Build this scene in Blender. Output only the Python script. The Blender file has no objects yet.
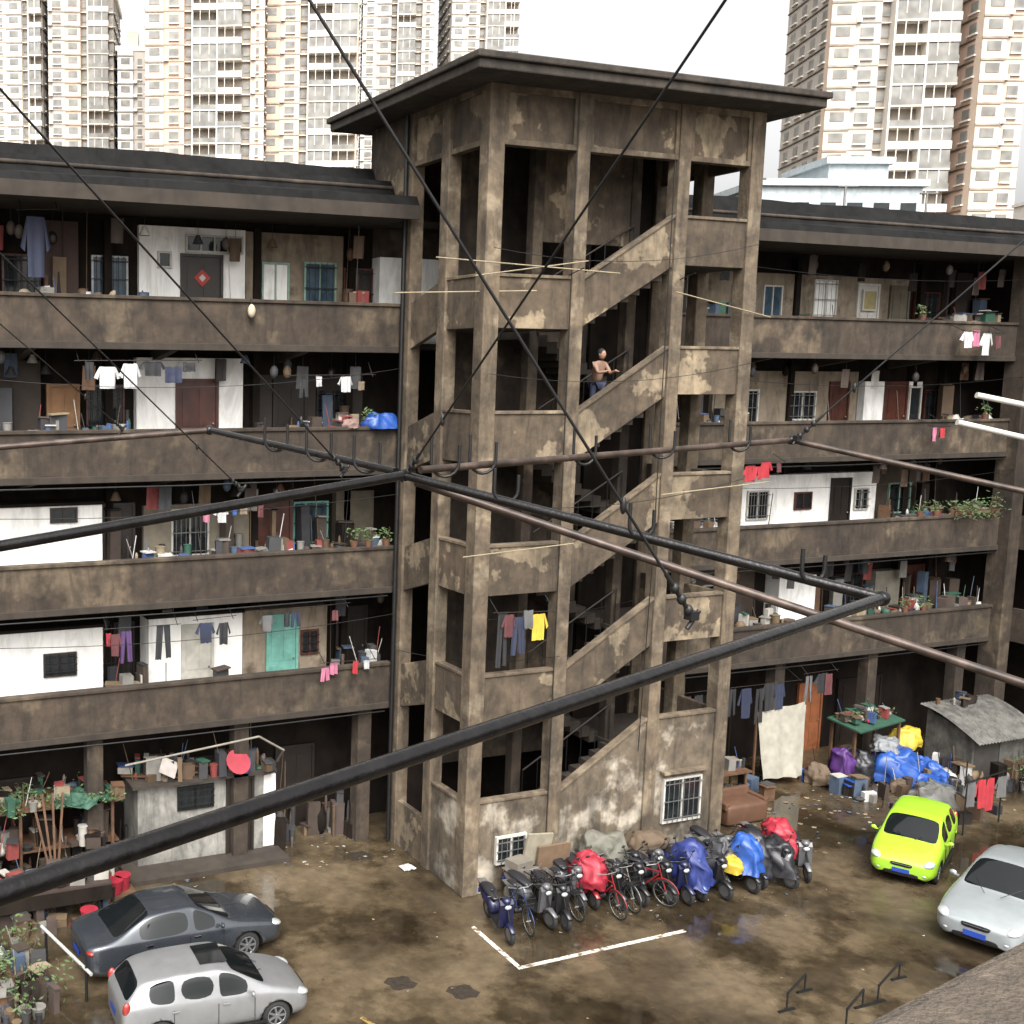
import bpy, math, random, bmesh
from mathutils import Vector, Matrix, Euler, noise as mnoise
rnd=random.Random(7)
sc=bpy.context.scene
# ---------------------------------------------------------------- materials
def nd(nt,t,**k):
    n=nt.nodes.new(t)
    for a,b in k.items(): setattr(n,a,b)
    return n
KK=.7
def mat(name,col,rough=.8,metal=0.,var=.18,scale=4.,bump=.0,streak=0.,patch=None,pth=.58,psc=.9,coat=0.,det=2,blot=0.,soft=.03,kk=None,spec=.5):
    kk=KK if kk is None else kk
    col=tuple(c*kk for c in col); patch=tuple(c*kk for c in patch) if patch else None
    m=bpy.data.materials.new(name); m.use_nodes=True; nt=m.node_tree; L=nt.links
    bs=nt.nodes['Principled BSDF']; bs.inputs['Roughness'].default_value=rough; bs.inputs['Metallic'].default_value=metal; bs.inputs['Specular IOR Level'].default_value=spec
    bs.inputs['Coat Weight'].default_value=coat; bs.inputs['Coat Roughness'].default_value=.06
    tc=nd(nt,'ShaderNodeTexCoord')
    n1=nd(nt,'ShaderNodeTexNoise'); n1.inputs['Scale'].default_value=scale; n1.inputs['Detail'].default_value=det; n1.inputs['Roughness'].default_value=.65
    L.new(tc.outputs['Object'],n1.inputs['Vector'])
    r=nd(nt,'ShaderNodeMapRange'); r.inputs[1].default_value=.3; r.inputs[2].default_value=.7; r.inputs[3].default_value=1-var; r.inputs[4].default_value=1+var
    L.new(n1.outputs['Fac'],r.inputs[0])
    mul=nd(nt,'ShaderNodeVectorMath',operation='SCALE'); mul.inputs[0].default_value=col[:3]; L.new(r.outputs[0],mul.inputs['Scale'])
    out=mul.outputs[0]
    if patch:
        n3=nd(nt,'ShaderNodeTexNoise'); n3.inputs['Scale'].default_value=psc; n3.inputs['Detail'].default_value=4; n3.inputs['Roughness'].default_value=.6
        mp=nd(nt,'ShaderNodeMapping'); mp.inputs['Location'].default_value=(3.1,7.7,1.3); L.new(tc.outputs['Object'],mp.inputs[0]); L.new(mp.outputs[0],n3.inputs['Vector'])
        rr=nd(nt,'ShaderNodeMapRange'); rr.inputs[1].default_value=pth-soft*.4; rr.inputs[2].default_value=pth+soft; L.new(n3.outputs['Fac'],rr.inputs[0])
        pm=nd(nt,'ShaderNodeVectorMath',operation='SCALE'); pm.inputs[0].default_value=patch; L.new(r.outputs[0],pm.inputs['Scale'])
        mx=nd(nt,'ShaderNodeMix',data_type='RGBA'); L.new(rr.outputs[0],mx.inputs[0]); L.new(out,mx.inputs[6]); L.new(pm.outputs[0],mx.inputs[7]); out=mx.outputs[2]
    if blot>0:
        n4=nd(nt,'ShaderNodeTexNoise'); n4.inputs['Scale'].default_value=.5; n4.inputs['Detail'].default_value=5; n4.inputs['Roughness'].default_value=.72
        mp=nd(nt,'ShaderNodeMapping'); mp.inputs['Location'].default_value=(9.1,2.7,5.3); L.new(tc.outputs['Object'],mp.inputs[0]); L.new(mp.outputs[0],n4.inputs['Vector'])
        r4=nd(nt,'ShaderNodeMapRange'); r4.inputs[1].default_value=.36; r4.inputs[2].default_value=.62; r4.inputs[3].default_value=1-blot; r4.inputs[4].default_value=1.18; L.new(n4.outputs['Fac'],r4.inputs[0])
        m4=nd(nt,'ShaderNodeVectorMath',operation='SCALE'); L.new(out,m4.inputs[0]); L.new(r4.outputs[0],m4.inputs['Scale']); out=m4.outputs[0]
    if streak>0:
        mp=nd(nt,'ShaderNodeMapping'); mp.inputs['Scale'].default_value=(1.7,1.7,.42); L.new(tc.outputs['Object'],mp.inputs[0])
        n2=nd(nt,'ShaderNodeTexNoise'); n2.inputs['Scale'].default_value=1.5; n2.inputs['Detail'].default_value=5; n2.inputs['Roughness'].default_value=.7; n2.inputs['Distortion'].default_value=.7; L.new(mp.outputs[0],n2.inputs['Vector'])
        r2=nd(nt,'ShaderNodeMapRange'); r2.inputs[1].default_value=.36; r2.inputs[2].default_value=.54; r2.inputs[3].default_value=1-streak; r2.inputs[4].default_value=1.06
        L.new(n2.outputs['Fac'],r2.inputs[0])
        m2=nd(nt,'ShaderNodeVectorMath',operation='SCALE'); L.new(out,m2.inputs[0]); L.new(r2.outputs[0],m2.inputs['Scale']); out=m2.outputs[0]
    L.new(out,bs.inputs['Base Color'])
    if bump>0:
        bp=nd(nt,'ShaderNodeBump'); bp.inputs['Strength'].default_value=bump; bp.inputs['Distance'].default_value=.03
        nb=nd(nt,'ShaderNodeTexNoise'); nb.inputs['Scale'].default_value=scale*5; nb.inputs['Detail'].default_value=2; L.new(tc.outputs['Object'],nb.inputs['Vector'])
        L.new(nb.outputs['Fac'],bp.inputs['Height']); L.new(bp.outputs[0],bs.inputs['Normal'])
    return m
_cm={}
def cm(r,g,b,rough=.75,metal=0.,var=.15,**k):
    key=(r,g,b,rough,metal)
    if key not in _cm: _cm[key]=mat('surface_%03d'%len(_cm),(r,g,b),rough,metal,var,det=1,**k)
    return _cm[key]
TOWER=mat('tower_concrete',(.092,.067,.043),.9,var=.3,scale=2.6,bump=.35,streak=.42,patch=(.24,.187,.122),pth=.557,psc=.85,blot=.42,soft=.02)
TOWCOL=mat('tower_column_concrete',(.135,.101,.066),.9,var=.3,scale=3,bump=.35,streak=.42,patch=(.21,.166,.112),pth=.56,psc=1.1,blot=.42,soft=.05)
TOWBASE=mat('tower_base_limewash',(.12,.093,.063),.9,var=.3,scale=3,streak=.45,patch=(.34,.30,.24),pth=.54,psc=1.1,blot=.45,soft=.08)
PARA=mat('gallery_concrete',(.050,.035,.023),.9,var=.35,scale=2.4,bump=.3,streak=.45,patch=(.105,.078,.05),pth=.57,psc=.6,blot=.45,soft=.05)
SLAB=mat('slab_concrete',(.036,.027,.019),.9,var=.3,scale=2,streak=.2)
DARKW=mat('shade_dark_wall',(.014,.010,.0075),.9,var=.4,scale=1.5,streak=.4,spec=.15)  # dark brown plaster, with the corridor's shade put into the colour
BEIGE=mat('old_plaster',(.25,.20,.145),.9,var=.25,scale=2,streak=.4,patch=(.11,.083,.056),pth=.6,psc=1.2,soft=.08)
WHITE=mat('white_plaster',(.74,.73,.70),.85,var=.05,scale=2,streak=.22,kk=.9)
TAR=mat('black_roof_membrane',(.010,.010,.010),.75,var=.3,scale=1.2,streak=.4,spec=.1)
WOODR=mat('red_brown_door_paint',(.075,.022,.014),.5,var=.3,streak=.3)
WOOD=mat('wood_brown',(.11,.055,.026),.7,var=.35)
DOORD=mat('dark_door',(.018,.012,.009),.5,var=.3)
TEAL=mat('teal_paint',(.12,.30,.25),.6,var=.2,kk=.9)
GFR=mat('green_frame',(.25,.38,.30),.6,var=.2)
WFR=mat('white_frame',(.55,.53,.48),.6,var=.1)
GLASSD=mat('dark_glass',(.018,.022,.024),.12,var=.3)
GLASSB=mat('bluish_glass',(.05,.085,.12),.15,var=.3)
IRON=mat('black_iron',(.013,.013,.013),.5,metal=.3,var=.3)
STEEL=mat('galvanised_steel',(.3,.3,.29),.4,metal=.7,var=.25)
RUST=mat('rusty_pipe',(.055,.036,.027),.45,metal=.3,var=.6,scale=9,patch=(.12,.088,.07),pth=.57,psc=6,soft=.15)
BPIPE=mat('black_wet_pipe',(.012,.011,.011),.24,metal=.4,var=.5,scale=14,bump=.08)
LEAF=mat('leaf_green',(.04,.075,.02),.7,var=.5,scale=9,kk=1)
RUBBER=mat('tyre_rubber',(.015,.015,.015),.8,var=.2)
ALLOY=mat('alloy_wheel',(.4,.41,.42),.3,metal=.8,var=.1)
CHROME=mat('chrome',(.6,.6,.6),.12,metal=1,var=.03)
CGLASS=mat('car_glass',(.008,.01,.011),.04,var=.1)
LAMP=mat('headlamp_glass',(.5,.52,.52),.1,metal=.2,var=.1,coat=1)
REDL=mat('red_lamp',(.3,.02,.015),.2,var=.1,coat=1)
BLUEP=mat('blue_plate',(.02,.06,.35),.4,var=.05)

# ---------------------------------------------------------------- mesh builder
class B:
    def __init__(s): s.v=[];s.f=[];s.m=[];s.s=[];s.mats=[]
    def mi(s,m):
        if m not in s.mats: s.mats.append(m)
        return s.mats.index(m)
    def add(s,vs,fs,m,sm=False):
        o=len(s.v); s.v+= [tuple(v) for v in vs]; i=s.mi(m)
        for f in fs: s.f.append(tuple(o+k for k in f)); s.m.append(i); s.s.append(sm)
    def box(s,x0,x1,y0,y1,z0,z1,m):
        s.add([(x0,y0,z0),(x1,y0,z0),(x1,y1,z0),(x0,y1,z0),(x0,y0,z1),(x1,y0,z1),(x1,y1,z1),(x0,y1,z1)],
              [(0,3,2,1),(4,5,6,7),(0,1,5,4),(1,2,6,5),(2,3,7,6),(3,0,4,7)],m)
    def obox(s,c,sx,sy,sz,m,rz=0,rx=0,ry=0):
        M=Euler((rx,ry,rz)).to_matrix(); c=Vector(c); P=[]
        for z in (-1,1):
            for x,y in ((-1,-1),(1,-1),(1,1),(-1,1)): P.append(c+M@Vector((x*sx/2,y*sy/2,z*sz/2)))
        s.add(P,[(0,3,2,1),(4,5,6,7),(0,1,5,4),(1,2,6,5),(2,3,7,6),(3,0,4,7)],m)
    def prism(s,pts,a0,a1,m,ax='y'):
        n=len(pts)
        if ax=='y': vs=[(p[0],a0,p[1]) for p in pts]+[(p[0],a1,p[1]) for p in pts]
        elif ax=='x': vs=[(a0,p[0],p[1]) for p in pts]+[(a1,p[0],p[1]) for p in pts]
        else: vs=[(p[0],p[1],a0) for p in pts]+[(p[0],p[1],a1) for p in pts]
        s.add(vs,[tuple(range(n)),tuple(range(2*n-1,n-1,-1))]+[(i,i+n,(i+1)%n+n,(i+1)%n) for i in range(n)],m)
    def cyl(s,p0,p1,r,m,n=8,r1=None):
        p0=Vector(p0);p1=Vector(p1);d=(p1-p0).normalized(); r1=r if r1 is None else r1
        a=d.orthogonal().normalized(); b=d.cross(a); P=[]
        for p,q in ((p0,r),(p1,r1)):
            for i in range(n):
                t=2*math.pi*i/n; P.append(p+a*math.cos(t)*q+b*math.sin(t)*q)
        s.add(P,[(i,(i+1)%n,(i+1)%n+n,i+n) for i in range(n)],m,True)
        s.add(P[:n],[tuple(range(n-1,-1,-1))],m); s.add(P[n:],[tuple(range(n))],m)
    def tube(s,pts,r,m,n=6):
        for a,b in zip(pts[:-1],pts[1:]): s.cyl(a,b,r,m,n)
    def sph(s,c,rx,ry,rz,m,n=10,k=6,M=None):
        P=[];F=[];c=Vector(c)
        for j in range(k+1):
            ph=math.pi*j/k
            for i in range(n):
                t=2*math.pi*i/n; v=Vector((rx*math.sin(ph)*math.cos(t),ry*math.sin(ph)*math.sin(t),rz*math.cos(ph)))
                if M: v=M@v
                P.append(c+v)
        for j in range(k):
            for i in range(n): F.append((j*n+i,(j+1)*n+i,(j+1)*n+(i+1)%n,j*n+(i+1)%n))
        s.add(P,F,m,True)
    def torus(s,c,R,r,m,n=22,k=7,a0=0,a1=2*math.pi):
        P=[];F=[]; full=abs(a1-a0-2*math.pi)<1e-3; nn=n if full else n+1
        for i in range(nn):
            t=a0+(a1-a0)*i/n
            for j in range(k):
                q=2*math.pi*j/k; rr=R+r*math.cos(q); P.append((c[0]+rr*math.cos(t),c[1]+r*math.sin(q),c[2]+rr*math.sin(t)))
        for i in range(n):
            for j in range(k):
                i2=(i+1)%nn; F.append((i*k+j,i*k+(j+1)%k,i2*k+(j+1)%k,i2*k+j))
        s.add(P,F,m,True)
    def loft(s,secs,m,n=12,e=1.0):
        P=[]
        for (x,y,z,ry,rz) in secs:
            for i in range(n):
                t=2*math.pi*i/n; cc=math.cos(t);ss=math.sin(t)
                P.append((x,y+ry*math.copysign(abs(cc)**e,cc),z+rz*math.copysign(abs(ss)**e,ss)))
        F=[(a*n+i,a*n+(i+1)%n,(a+1)*n+(i+1)%n,(a+1)*n+i) for a in range(len(secs)-1) for i in range(n)]
        F.append(tuple(range(n-1,-1,-1))); F.append(tuple((len(secs)-1)*n+i for i in range(n)))
        s.add(P,F,m,True)
    def sheet(s,tl,tr,bl,br,m,n=5,amp=.03,ax=1,rr=rnd):
        tl,tr,bl,br=map(Vector,(tl,tr,bl,br)); P=[];F=[]; ph=rr.uniform(0,6); k=rr.uniform(1.5,3.2)
        for j in range(n+1):
            v=j/n
            for i in range(n+1):
                u=i/n; p=tl.lerp(tr,u).lerp(bl.lerp(br,u),v); p[ax]+=amp*(.3+v)*math.sin(ph+u*k*6.28)+rr.uniform(-.2,.2)*amp
                p[2]+=rr.uniform(-.3,.3)*amp
                P.append(p)
        for j in range(n):
            for i in range(n): F.append((j*(n+1)+i,j*(n+1)+i+1,(j+1)*(n+1)+i+1,(j+1)*(n+1)+i))
        s.add(P,F,m,True)
    def obj(s,name,parent=None,loc=(0,0,0),rz=0,bevel=0,rot=None,scale=None):
        me=bpy.data.meshes.new(name); me.from_pydata(s.v,[],s.f)
        for m in s.mats: me.materials.append(m)
        me.polygons.foreach_set('material_index',s.m); me.polygons.foreach_set('use_smooth',s.s); me.update()
        o=bpy.data.objects.new(name,me); sc.collection.objects.link(o); o.location=loc; o.rotation_euler=rot if rot else (0,0,rz)
        if scale: o.scale=scale
        if parent: o.parent=parent
        if bevel:
            b=o.modifiers.new('bevel','BEVEL'); b.width=bevel; b.segments=2; b.limit_method='ANGLE'
        return o
def empty(name,loc=(0,0,0),rz=0):
    o=bpy.data.objects.new(name,None); sc.collection.objects.link(o); o.location=loc; o.rotation_euler=(0,0,rz); o.empty_display_size=.3; return o
def inst(o,name,loc,rz=0,scale=None,rot=None):
    n=bpy.data.objects.new(name,o.data); sc.collection.objects.link(n); n.location=loc; n.rotation_euler=rot if rot else (0,0,rz)
    if scale: n.scale=scale
    return n

# ---------------------------------------------------------------- camera
f,Px,pitch,roll,yaw=1127.95,221.86,.1261,.0074,.3613
Fv=Vector((math.sin(yaw)*math.cos(pitch),math.cos(yaw)*math.cos(pitch),-math.sin(pitch)))
R0=Vector((math.cos(yaw),-math.sin(yaw),0)); U0=R0.cross(Fv)
Rv=R0*math.cos(roll)+U0*math.sin(roll); Uv=-R0*math.sin(roll)+U0*math.cos(roll)
cd=bpy.data.cameras.new('camera'); co=bpy.data.objects.new('camera',cd); sc.collection.objects.link(co); sc.camera=co
co.matrix_world=Matrix.Translation((0,-24.74,12.16))@Matrix((Rv,Uv,-Fv)).transposed().to_4x4()
cd.sensor_width=36; cd.lens=36*f/1024; cd.shift_x=(512-Px)/1024; cd.clip_end=4000; cd.clip_start=.1

# ---------------------------------------------------------------- world
w=bpy.data.worlds.new('World'); sc.world=w; w.use_nodes=True; nt=w.node_tree
sky=nd(nt,'ShaderNodeTexSky'); sky.sky_type='NISHITA'; sky.sun_disc=False; sky.sun_elevation=math.radians(52); sky.sun_rotation=math.radians(200)
sky.air_density=.8; sky.dust_density=9; sky.ozone_density=.6
hs=nd(nt,'ShaderNodeHueSaturation'); hs.inputs['Saturation'].default_value=.1; hs.inputs['Value'].default_value=3.6
nt.links.new(sky.outputs[0],hs.inputs['Color'])
tint=nd(nt,'ShaderNodeMix',data_type='RGBA',blend_type='MULTIPLY'); tint.inputs[0].default_value=1; tint.inputs[7].default_value=(1,.985,.965,1); nt.links.new(hs.outputs[0],tint.inputs[6])
bg=nt.nodes['Background']; bg.inputs['Strength'].default_value=.13; nt.links.new(tint.outputs[2],bg.inputs['Color'])
sd=bpy.data.lights.new('sun','SUN'); sd.energy=.5; sd.angle=math.radians(30); sd.color=(1,.97,.92)
so=bpy.data.objects.new('sun',sd); sc.collection.objects.link(so)
el,az=math.radians(52),math.radians(200)
sdir=Vector((math.sin(az)*math.cos(el),math.cos(az)*math.cos(el),math.sin(el)))
so.rotation_euler=sdir.to_track_quat('Z','Y').to_euler()
sc.view_settings.view_transform='Standard'; sc.view_settings.look='None'; sc.view_settings.exposure=0

# ---------------------------------------------------------------- ground
GM=bpy.data.materials.new('wet_courtyard'); GM.use_nodes=True; nt=GM.node_tree; L=nt.links; bs=nt.nodes['Principled BSDF']
tc=nd(nt,'ShaderNodeTexCoord')
def noise(sc_,det=6,ro=.6,off=0):
    mp=nd(nt,'ShaderNodeMapping'); mp.inputs['Location'].default_value=(off,off*1.7,0); L.new(tc.outputs['Object'],mp.inputs[0])
    n=nd(nt,'ShaderNodeTexNoise'); n.inputs['Scale'].default_value=sc_; n.inputs['Detail'].default_value=det; n.inputs['Roughness'].default_value=ro; L.new(mp.outputs[0],n.inputs['Vector']); return n
def ramp(inp,stops):
    r=nd(nt,'ShaderNodeValToRGB'); e=r.color_ramp.elements
    while len(e)<len(stops): e.new(.5)
    for i,(p,c) in enumerate(stops): e[i].position=p; e[i].color=(*c,1)
    L.new(inp,r.inputs[0]); return r
a=noise(.28,6,.62); ra=ramp(a.outputs['Fac'],[(.3,(.026,.019,.012)),(.44,(.052,.038,.022)),(.55,(.09,.067,.04)),(.75,(.13,.099,.062))])
b_=noise(3.,4,.7,5); rb=ramp(b_.outputs['Fac'],[(.3,(.6,.6,.6)),(.7,(1.15,1.15,1.15))])
mx=nd(nt,'ShaderNodeMix',data_type='RGBA',blend_type='MULTIPLY'); mx.inputs[0].default_value=1; L.new(ra.outputs[0],mx.inputs[6]); L.new(rb.outputs[0],mx.inputs[7])
c_=noise(.42,5,.6,11); rc=ramp(c_.outputs['Fac'],[(.43,(.06,)*3),(.49,(.25,)*3),(.65,(.5,)*3)]); L.new(rc.outputs[0],bs.inputs['Roughness'])
rd=ramp(c_.outputs['Fac'],[(.43,(.45,)*3),(.51,(1,)*3)])
mx2=nd(nt,'ShaderNodeMix',data_type='RGBA',blend_type='MULTIPLY'); mx2.inputs[0].default_value=1; L.new(mx.outputs[2],mx2.inputs[6]); L.new(rd.outputs[0],mx2.inputs[7])
L.new(mx2.outputs[2],bs.inputs['Base Color'])
bp=nd(nt,'ShaderNodeBump'); bp.inputs['Distance'].default_value=.02; L.new(b_.outputs['Fac'],bp.inputs['Height']); L.new(bp.outputs[0],bs.inputs['Normal'])
bm_=nd(nt,'ShaderNodeMapRange'); bm_.inputs[1].default_value=.44; bm_.inputs[2].default_value=.52; bm_.inputs[3].default_value=.015; bm_.inputs[4].default_value=.3; L.new(c_.outputs['Fac'],bm_.inputs[0]); L.new(bm_.outputs[0],bp.inputs['Strength'])
g=B(); g.add([(-1500,-1500,0),(1500,-1500,0),(1500,1500,0),(-1500,1500,0)],[(0,1,2,3)],GM); g.obj('ground')
PAINT=mat('worn_white_paint',(.45,.42,.37),.7,var=.2,scale=3,patch=(.12,.085,.05),pth=.54,psc=7,soft=.05,kk=1)
g=B()
def line(p,q,wd,m,z=.004):
    p=Vector((*p,0));q=Vector((*q,0));n=(q-p).normalized().cross(Vector((0,0,1)))*wd/2
    g.add([p-n+Vector((0,0,z)),q-n+Vector((0,0,z)),q+n+Vector((0,0,z)),p+n+Vector((0,0,z))],[(0,1,2,3)],m)
line((13.55,-4.7),(13.5,-6.58),.11,PAINT); line((13.57,-6.52),(17.85,-6.45),.11,PAINT,.004); g.obj('parking_bay_marking')
YP=mat('worn_yellow_paint',(.3,.19,.04),.7,var=.3,patch=(.1,.07,.04),pth=.5,psc=5); g=B(); line((9.6,-7.0),(10.3,-9.2),.1,YP); g.obj('yellow_road_marking')
MH=mat('manhole_iron',(.03,.022,.015),.6,var=.4,scale=12)
for i,(x,y) in enumerate(((10.9,-6.2),(11.9,-6.9),(12.9,-.6))):
    g=B(); g.prism([(x+.3*math.cos(t*.5236)*(1+.2*((t*7)%3-1)),y+.26*math.sin(t*.5236)*(1+.15*((t*5)%3-1))) for t in range(12)],.001,.008,MH,'z')
    for k in range(4): g.box(x-.18,x+.18,y-.17+k*.1,y-.14+k*.1,.008,.014,MH)
    g.obj('drain_cover')

# ---------------------------------------------------------------- gallery building
FL={2:3.82,3:6.82,4:9.82,5:12.82}
bld=empty('gallery_apartment_building')
b=B()
X0,X1=-6,36.0
for k,z in FL.items():
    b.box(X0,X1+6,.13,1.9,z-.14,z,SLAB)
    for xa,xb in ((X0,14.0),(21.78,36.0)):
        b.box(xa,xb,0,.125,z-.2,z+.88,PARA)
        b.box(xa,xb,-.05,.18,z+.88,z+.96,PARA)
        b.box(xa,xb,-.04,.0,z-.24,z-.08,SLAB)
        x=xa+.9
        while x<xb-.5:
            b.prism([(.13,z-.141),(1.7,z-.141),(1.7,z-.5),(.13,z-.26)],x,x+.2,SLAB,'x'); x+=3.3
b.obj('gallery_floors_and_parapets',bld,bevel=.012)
b=B()
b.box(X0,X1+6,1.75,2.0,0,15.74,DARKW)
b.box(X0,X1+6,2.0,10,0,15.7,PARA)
for x in [-1.2,2.4,6.1,9.8,13.2,23.4,27.2,31.,34.9]:
    b.box(x,x+.38,.2,.55,0,3.66,PARA)
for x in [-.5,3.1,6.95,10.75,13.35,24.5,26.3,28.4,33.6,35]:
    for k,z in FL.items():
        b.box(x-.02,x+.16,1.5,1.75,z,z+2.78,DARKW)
b.obj('rear_wall',bld)
b=B()
b.box(X0,14.0,-.75,2.2,15.76,15.93,SLAB); b.box(21.8,X1+4,-.75,2.2,15.76,15.93,SLAB)
b.box(14.0,21.8,1.0,2.2,15.76,15.93,SLAB)
b.box(X0,14.,-.82,-.75,15.7,16.02,SLAB); b.box(21.8,X1+4,-.82,-.75,15.7,16.02,SLAB)
for xa,xb in ((X0,14.05),(21.72,X1+4)):
    n=int((xb-xa)/.4); P=[];F=[]
    prof=[(-.75,15.935),(-.55,16.25),(.5,16.45),(.75,16.8),(1.5,16.9),(1.75,17.25),(2.2,17.27)]
    ofs=[0]*7
    for i in range(n+1):
        for j,(y,z) in enumerate(prof):
            ofs[j]=ofs[j]*.8+rnd.uniform(-.02,.02); P.append((xa+(xb-xa)*i/n,y+rnd.uniform(-.01,.01),z+ofs[j]))
    q=len(prof)
    for i in range(n):
        for j in range(q-1): F.append((i*q+j,(i+1)*q+j,(i+1)*q+j+1,i*q+j+1))
    b.add(P,F,TAR,False)
    b.cyl((xa+.02,.6,16.62),(xb-.02,.6,16.62),.05,PARA,8)
b.box(X0,X1+4,2.2,10,15.7,17.0,TAR)
for x in (23.5,26.8,30.5,34.): b.cyl((x,1.9,17.1),(x,1.9,17.9),.04,STEEL,6); b.cyl((x-.3,1.9,17.85),(x+.5,1.9,17.9),.03,STEEL,6)
b.obj('roof',bld)
b=B(); b.box(36.0,36.5,-.35,.3,0,16,PARA)
for k,z in FL.items():
    b.box(36.5,36.62,-14,-.35,z-.2,z+.88,PARA); b.box(36.62,38.2,-14,-.02,z-.14,z,SLAB)
b.box(38.2,38.5,-14,1.7,0,16,DARKW); b.box(35.8,44,-14,-.8,15.76,16.1,TAR)
for y in (-5,-9.5,-13.5): b.box(36.52,36.9,y,y+.38,0,15.75,SLAB)
b.obj('returning_wing',bld)

b=B()
def window(x0,x1,z0,z1,y,fr=WFR,gl=GLASSD,bars=0,mull=1):
    b.box(x0,x1,y-.02,y+.02,z0,z1,gl); t=.05
    b.box(x0-t,x0,y-.06,y+.02,z0-t,z1+t,fr); b.box(x1,x1+t,y-.06,y+.02,z0-t,z1+t,fr)
    b.box(x0,x1,y-.058,y+.02,z0-t,z0,fr); b.box(x0,x1,y-.058,y+.02,z1,z1+t,fr)
    for i in range(mull):
        xm=x0+(x1-x0)*(i+1)/(mull+1); b.box(xm-.02,xm+.02,y-.05,y-.021,z0,z1,fr)
    bm2=STEEL if fr is WFR else IRON
    for i in range(bars):
        xm=x0+(x1-x0)*(i+.5)/bars; b.cyl((xm,y-.1,z0-.03),(xm,y-.1,z1+.03),.009,bm2,5)
    if bars:
        for zz in (z0+.08,(z0+z1)/2,z1-.08): b.box(x0-t,x1+t,y-.112,y-.09,zz-.01,zz+.01,bm2)
def door(x0,x1,z,y,m,hgt=2.03,fr=None):
    fr=fr or m; b.box(x0,x1,y-.03,y+.02,z,z+hgt,m); t=.07
    b.box(x0-t,x0,y-.07,y+.02,z,z+hgt+t,fr); b.box(x1,x1+t,y-.07,y+.02,z,z+hgt+t,fr); b.box(x0,x1,y-.068,y+.02,z+hgt,z+hgt+t,fr)
    w=(x1-x0)
    for xa,xb in ((x0+.1*w,x0+.45*w),(x0+.55*w,x0+.9*w)):
        for za,zb in ((.15,.8),(.95,1.85)):
            b.box(xa,xb,y-.045,y-.031,z+za,z+zb*hgt/2.03,m)
    b.sph((x1-.08*w,y-.07,z+1.),.03,.03,.03,STEEL,6,4)
def panel(x0,x1,z,y,m,hgt=2.75):
    b.box(x0,x1,y,1.748,z+.002,z+hgt,m)
W=1.6
z=FL[5]
window(6.7,7.5,13.75,14.75,1.72,STEEL,GLASSB,6); panel(7.8,10.52,z,W,WHITE,2.72); window(9.0,10.4,15.0,15.33,W,WFR,GLASSD,0,3); door(8.9,9.85,z,W,DOORD)
window(8.3,8.55,14.6,14.9,W,WFR,GLASSD,0,0)
RP=mat('red_paper',(.4,.03,.02),.6,var=.1); b.obox((9.38,W-.055,14.35),.3,.008,.3,RP,ry=math.radians(45)); b.obox((9.38,W-.061,14.35),.13,.006,.13,WFR,ry=math.radians(45))
panel(10.54,13.2,z,W,BEIGE,2.7); window(11.0,11.65,13.7,14.75,W,GFR,WHITE,0,1); window(12.15,12.95,13.6,14.8,W,GFR,GLASSB,5)
window(13.3,14.05,13.5,14.7,1.7,WOODR,DOORD,4,1); panel(14.1,17.,z,1.3,WHITE,2.2)
window(4.6,5.4,13.6,14.7,1.72,WOODR,GLASSD,5); b.box(5.5,6.3,1.5,1.748,z,z+2.7,cm(.05,.024,.017))
z=FL[4]
panel(7.7,10.45,z,W-.1,WHITE,2.6); door(8.75,9.72,z,W-.1,WOODR); door(5.55,6.2,z,1.4,cm(.2,.1,.04),1.9)
panel(3.5,5.4,z,W,cm(.04,.028,.02),2.5); window(6.55,7.4,z+.9,z+1.9,1.72,WOODR,GLASSD,5); panel(10.9,13.9,z,1.7,cm(.035,.026,.02),2.2); door(11.4,12.2,z,1.69,DOORD); window(12.6,13.5,z+.9,z+1.8,1.69,DOORD,GLASSD,4)
z=FL[3]
panel(2.5,6.7,z,1.0,WHITE,2.15); window(5.5,6.05,8.62,8.88,1.0,DOORD,GLASSD,0,1); b.box(2.4,6.75,.95,1.748,z+2.15,z+2.22,DARKW)
door(6.85,7.6,z,1.6,DOORD); panel(7.9,10.7,z,W,cm(.22,.19,.14),2.0); window(8.65,9.55,z+.75,z+1.85,W,WFR,GLASSD,7); door(10.8,11.8,z,W,WOODR)
window(12.0,12.9,z+.9,z+1.9,1.7,TEAL,GLASSB,3,2); panel(13.1,14.2,z,1.5,cm(.12,.1,.07),2.2)
z=FL[2]
panel(2.5,6.7,z,1.0,WHITE,2.2); window(5.3,6.0,4.95,5.42,1.0,DOORD,GLASSD,3,1); b.box(2.4,6.75,.95,1.748,z+2.2,z+2.27,DARKW)
window(6.85,7.6,z+.2,z+2.1,1.6,IRON,DOORD,6); panel(7.85,10.3,z,1.0,WHITE,2.3); door(8.75,9.45,z,1.0,cm(.5,.48,.42)); b.box(7.8,10.35,.95,1.748,z+2.3,z+2.37,DARKW)
panel(10.35,12.7,z,1.1,BEIGE,2.3); door(11.05,11.8,z,1.1,TEAL,2.1); window(12.0,12.4,z+1.1,z+1.65,1.1,WOODR,GLASSD,2)
door(13.3,14.1,z,1.7,DOORD)
z=FL[5]
panel(25.,33.2,z,W,BEIGE,2.3); window(27.2,27.85,z+.9,z+1.9,W,WFR,GLASSB,0); window(29.2,30.05,13.85,14.95,W,WFR,WHITE,5); door(31.0,31.8,z,W,WFR,2.05)
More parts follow.
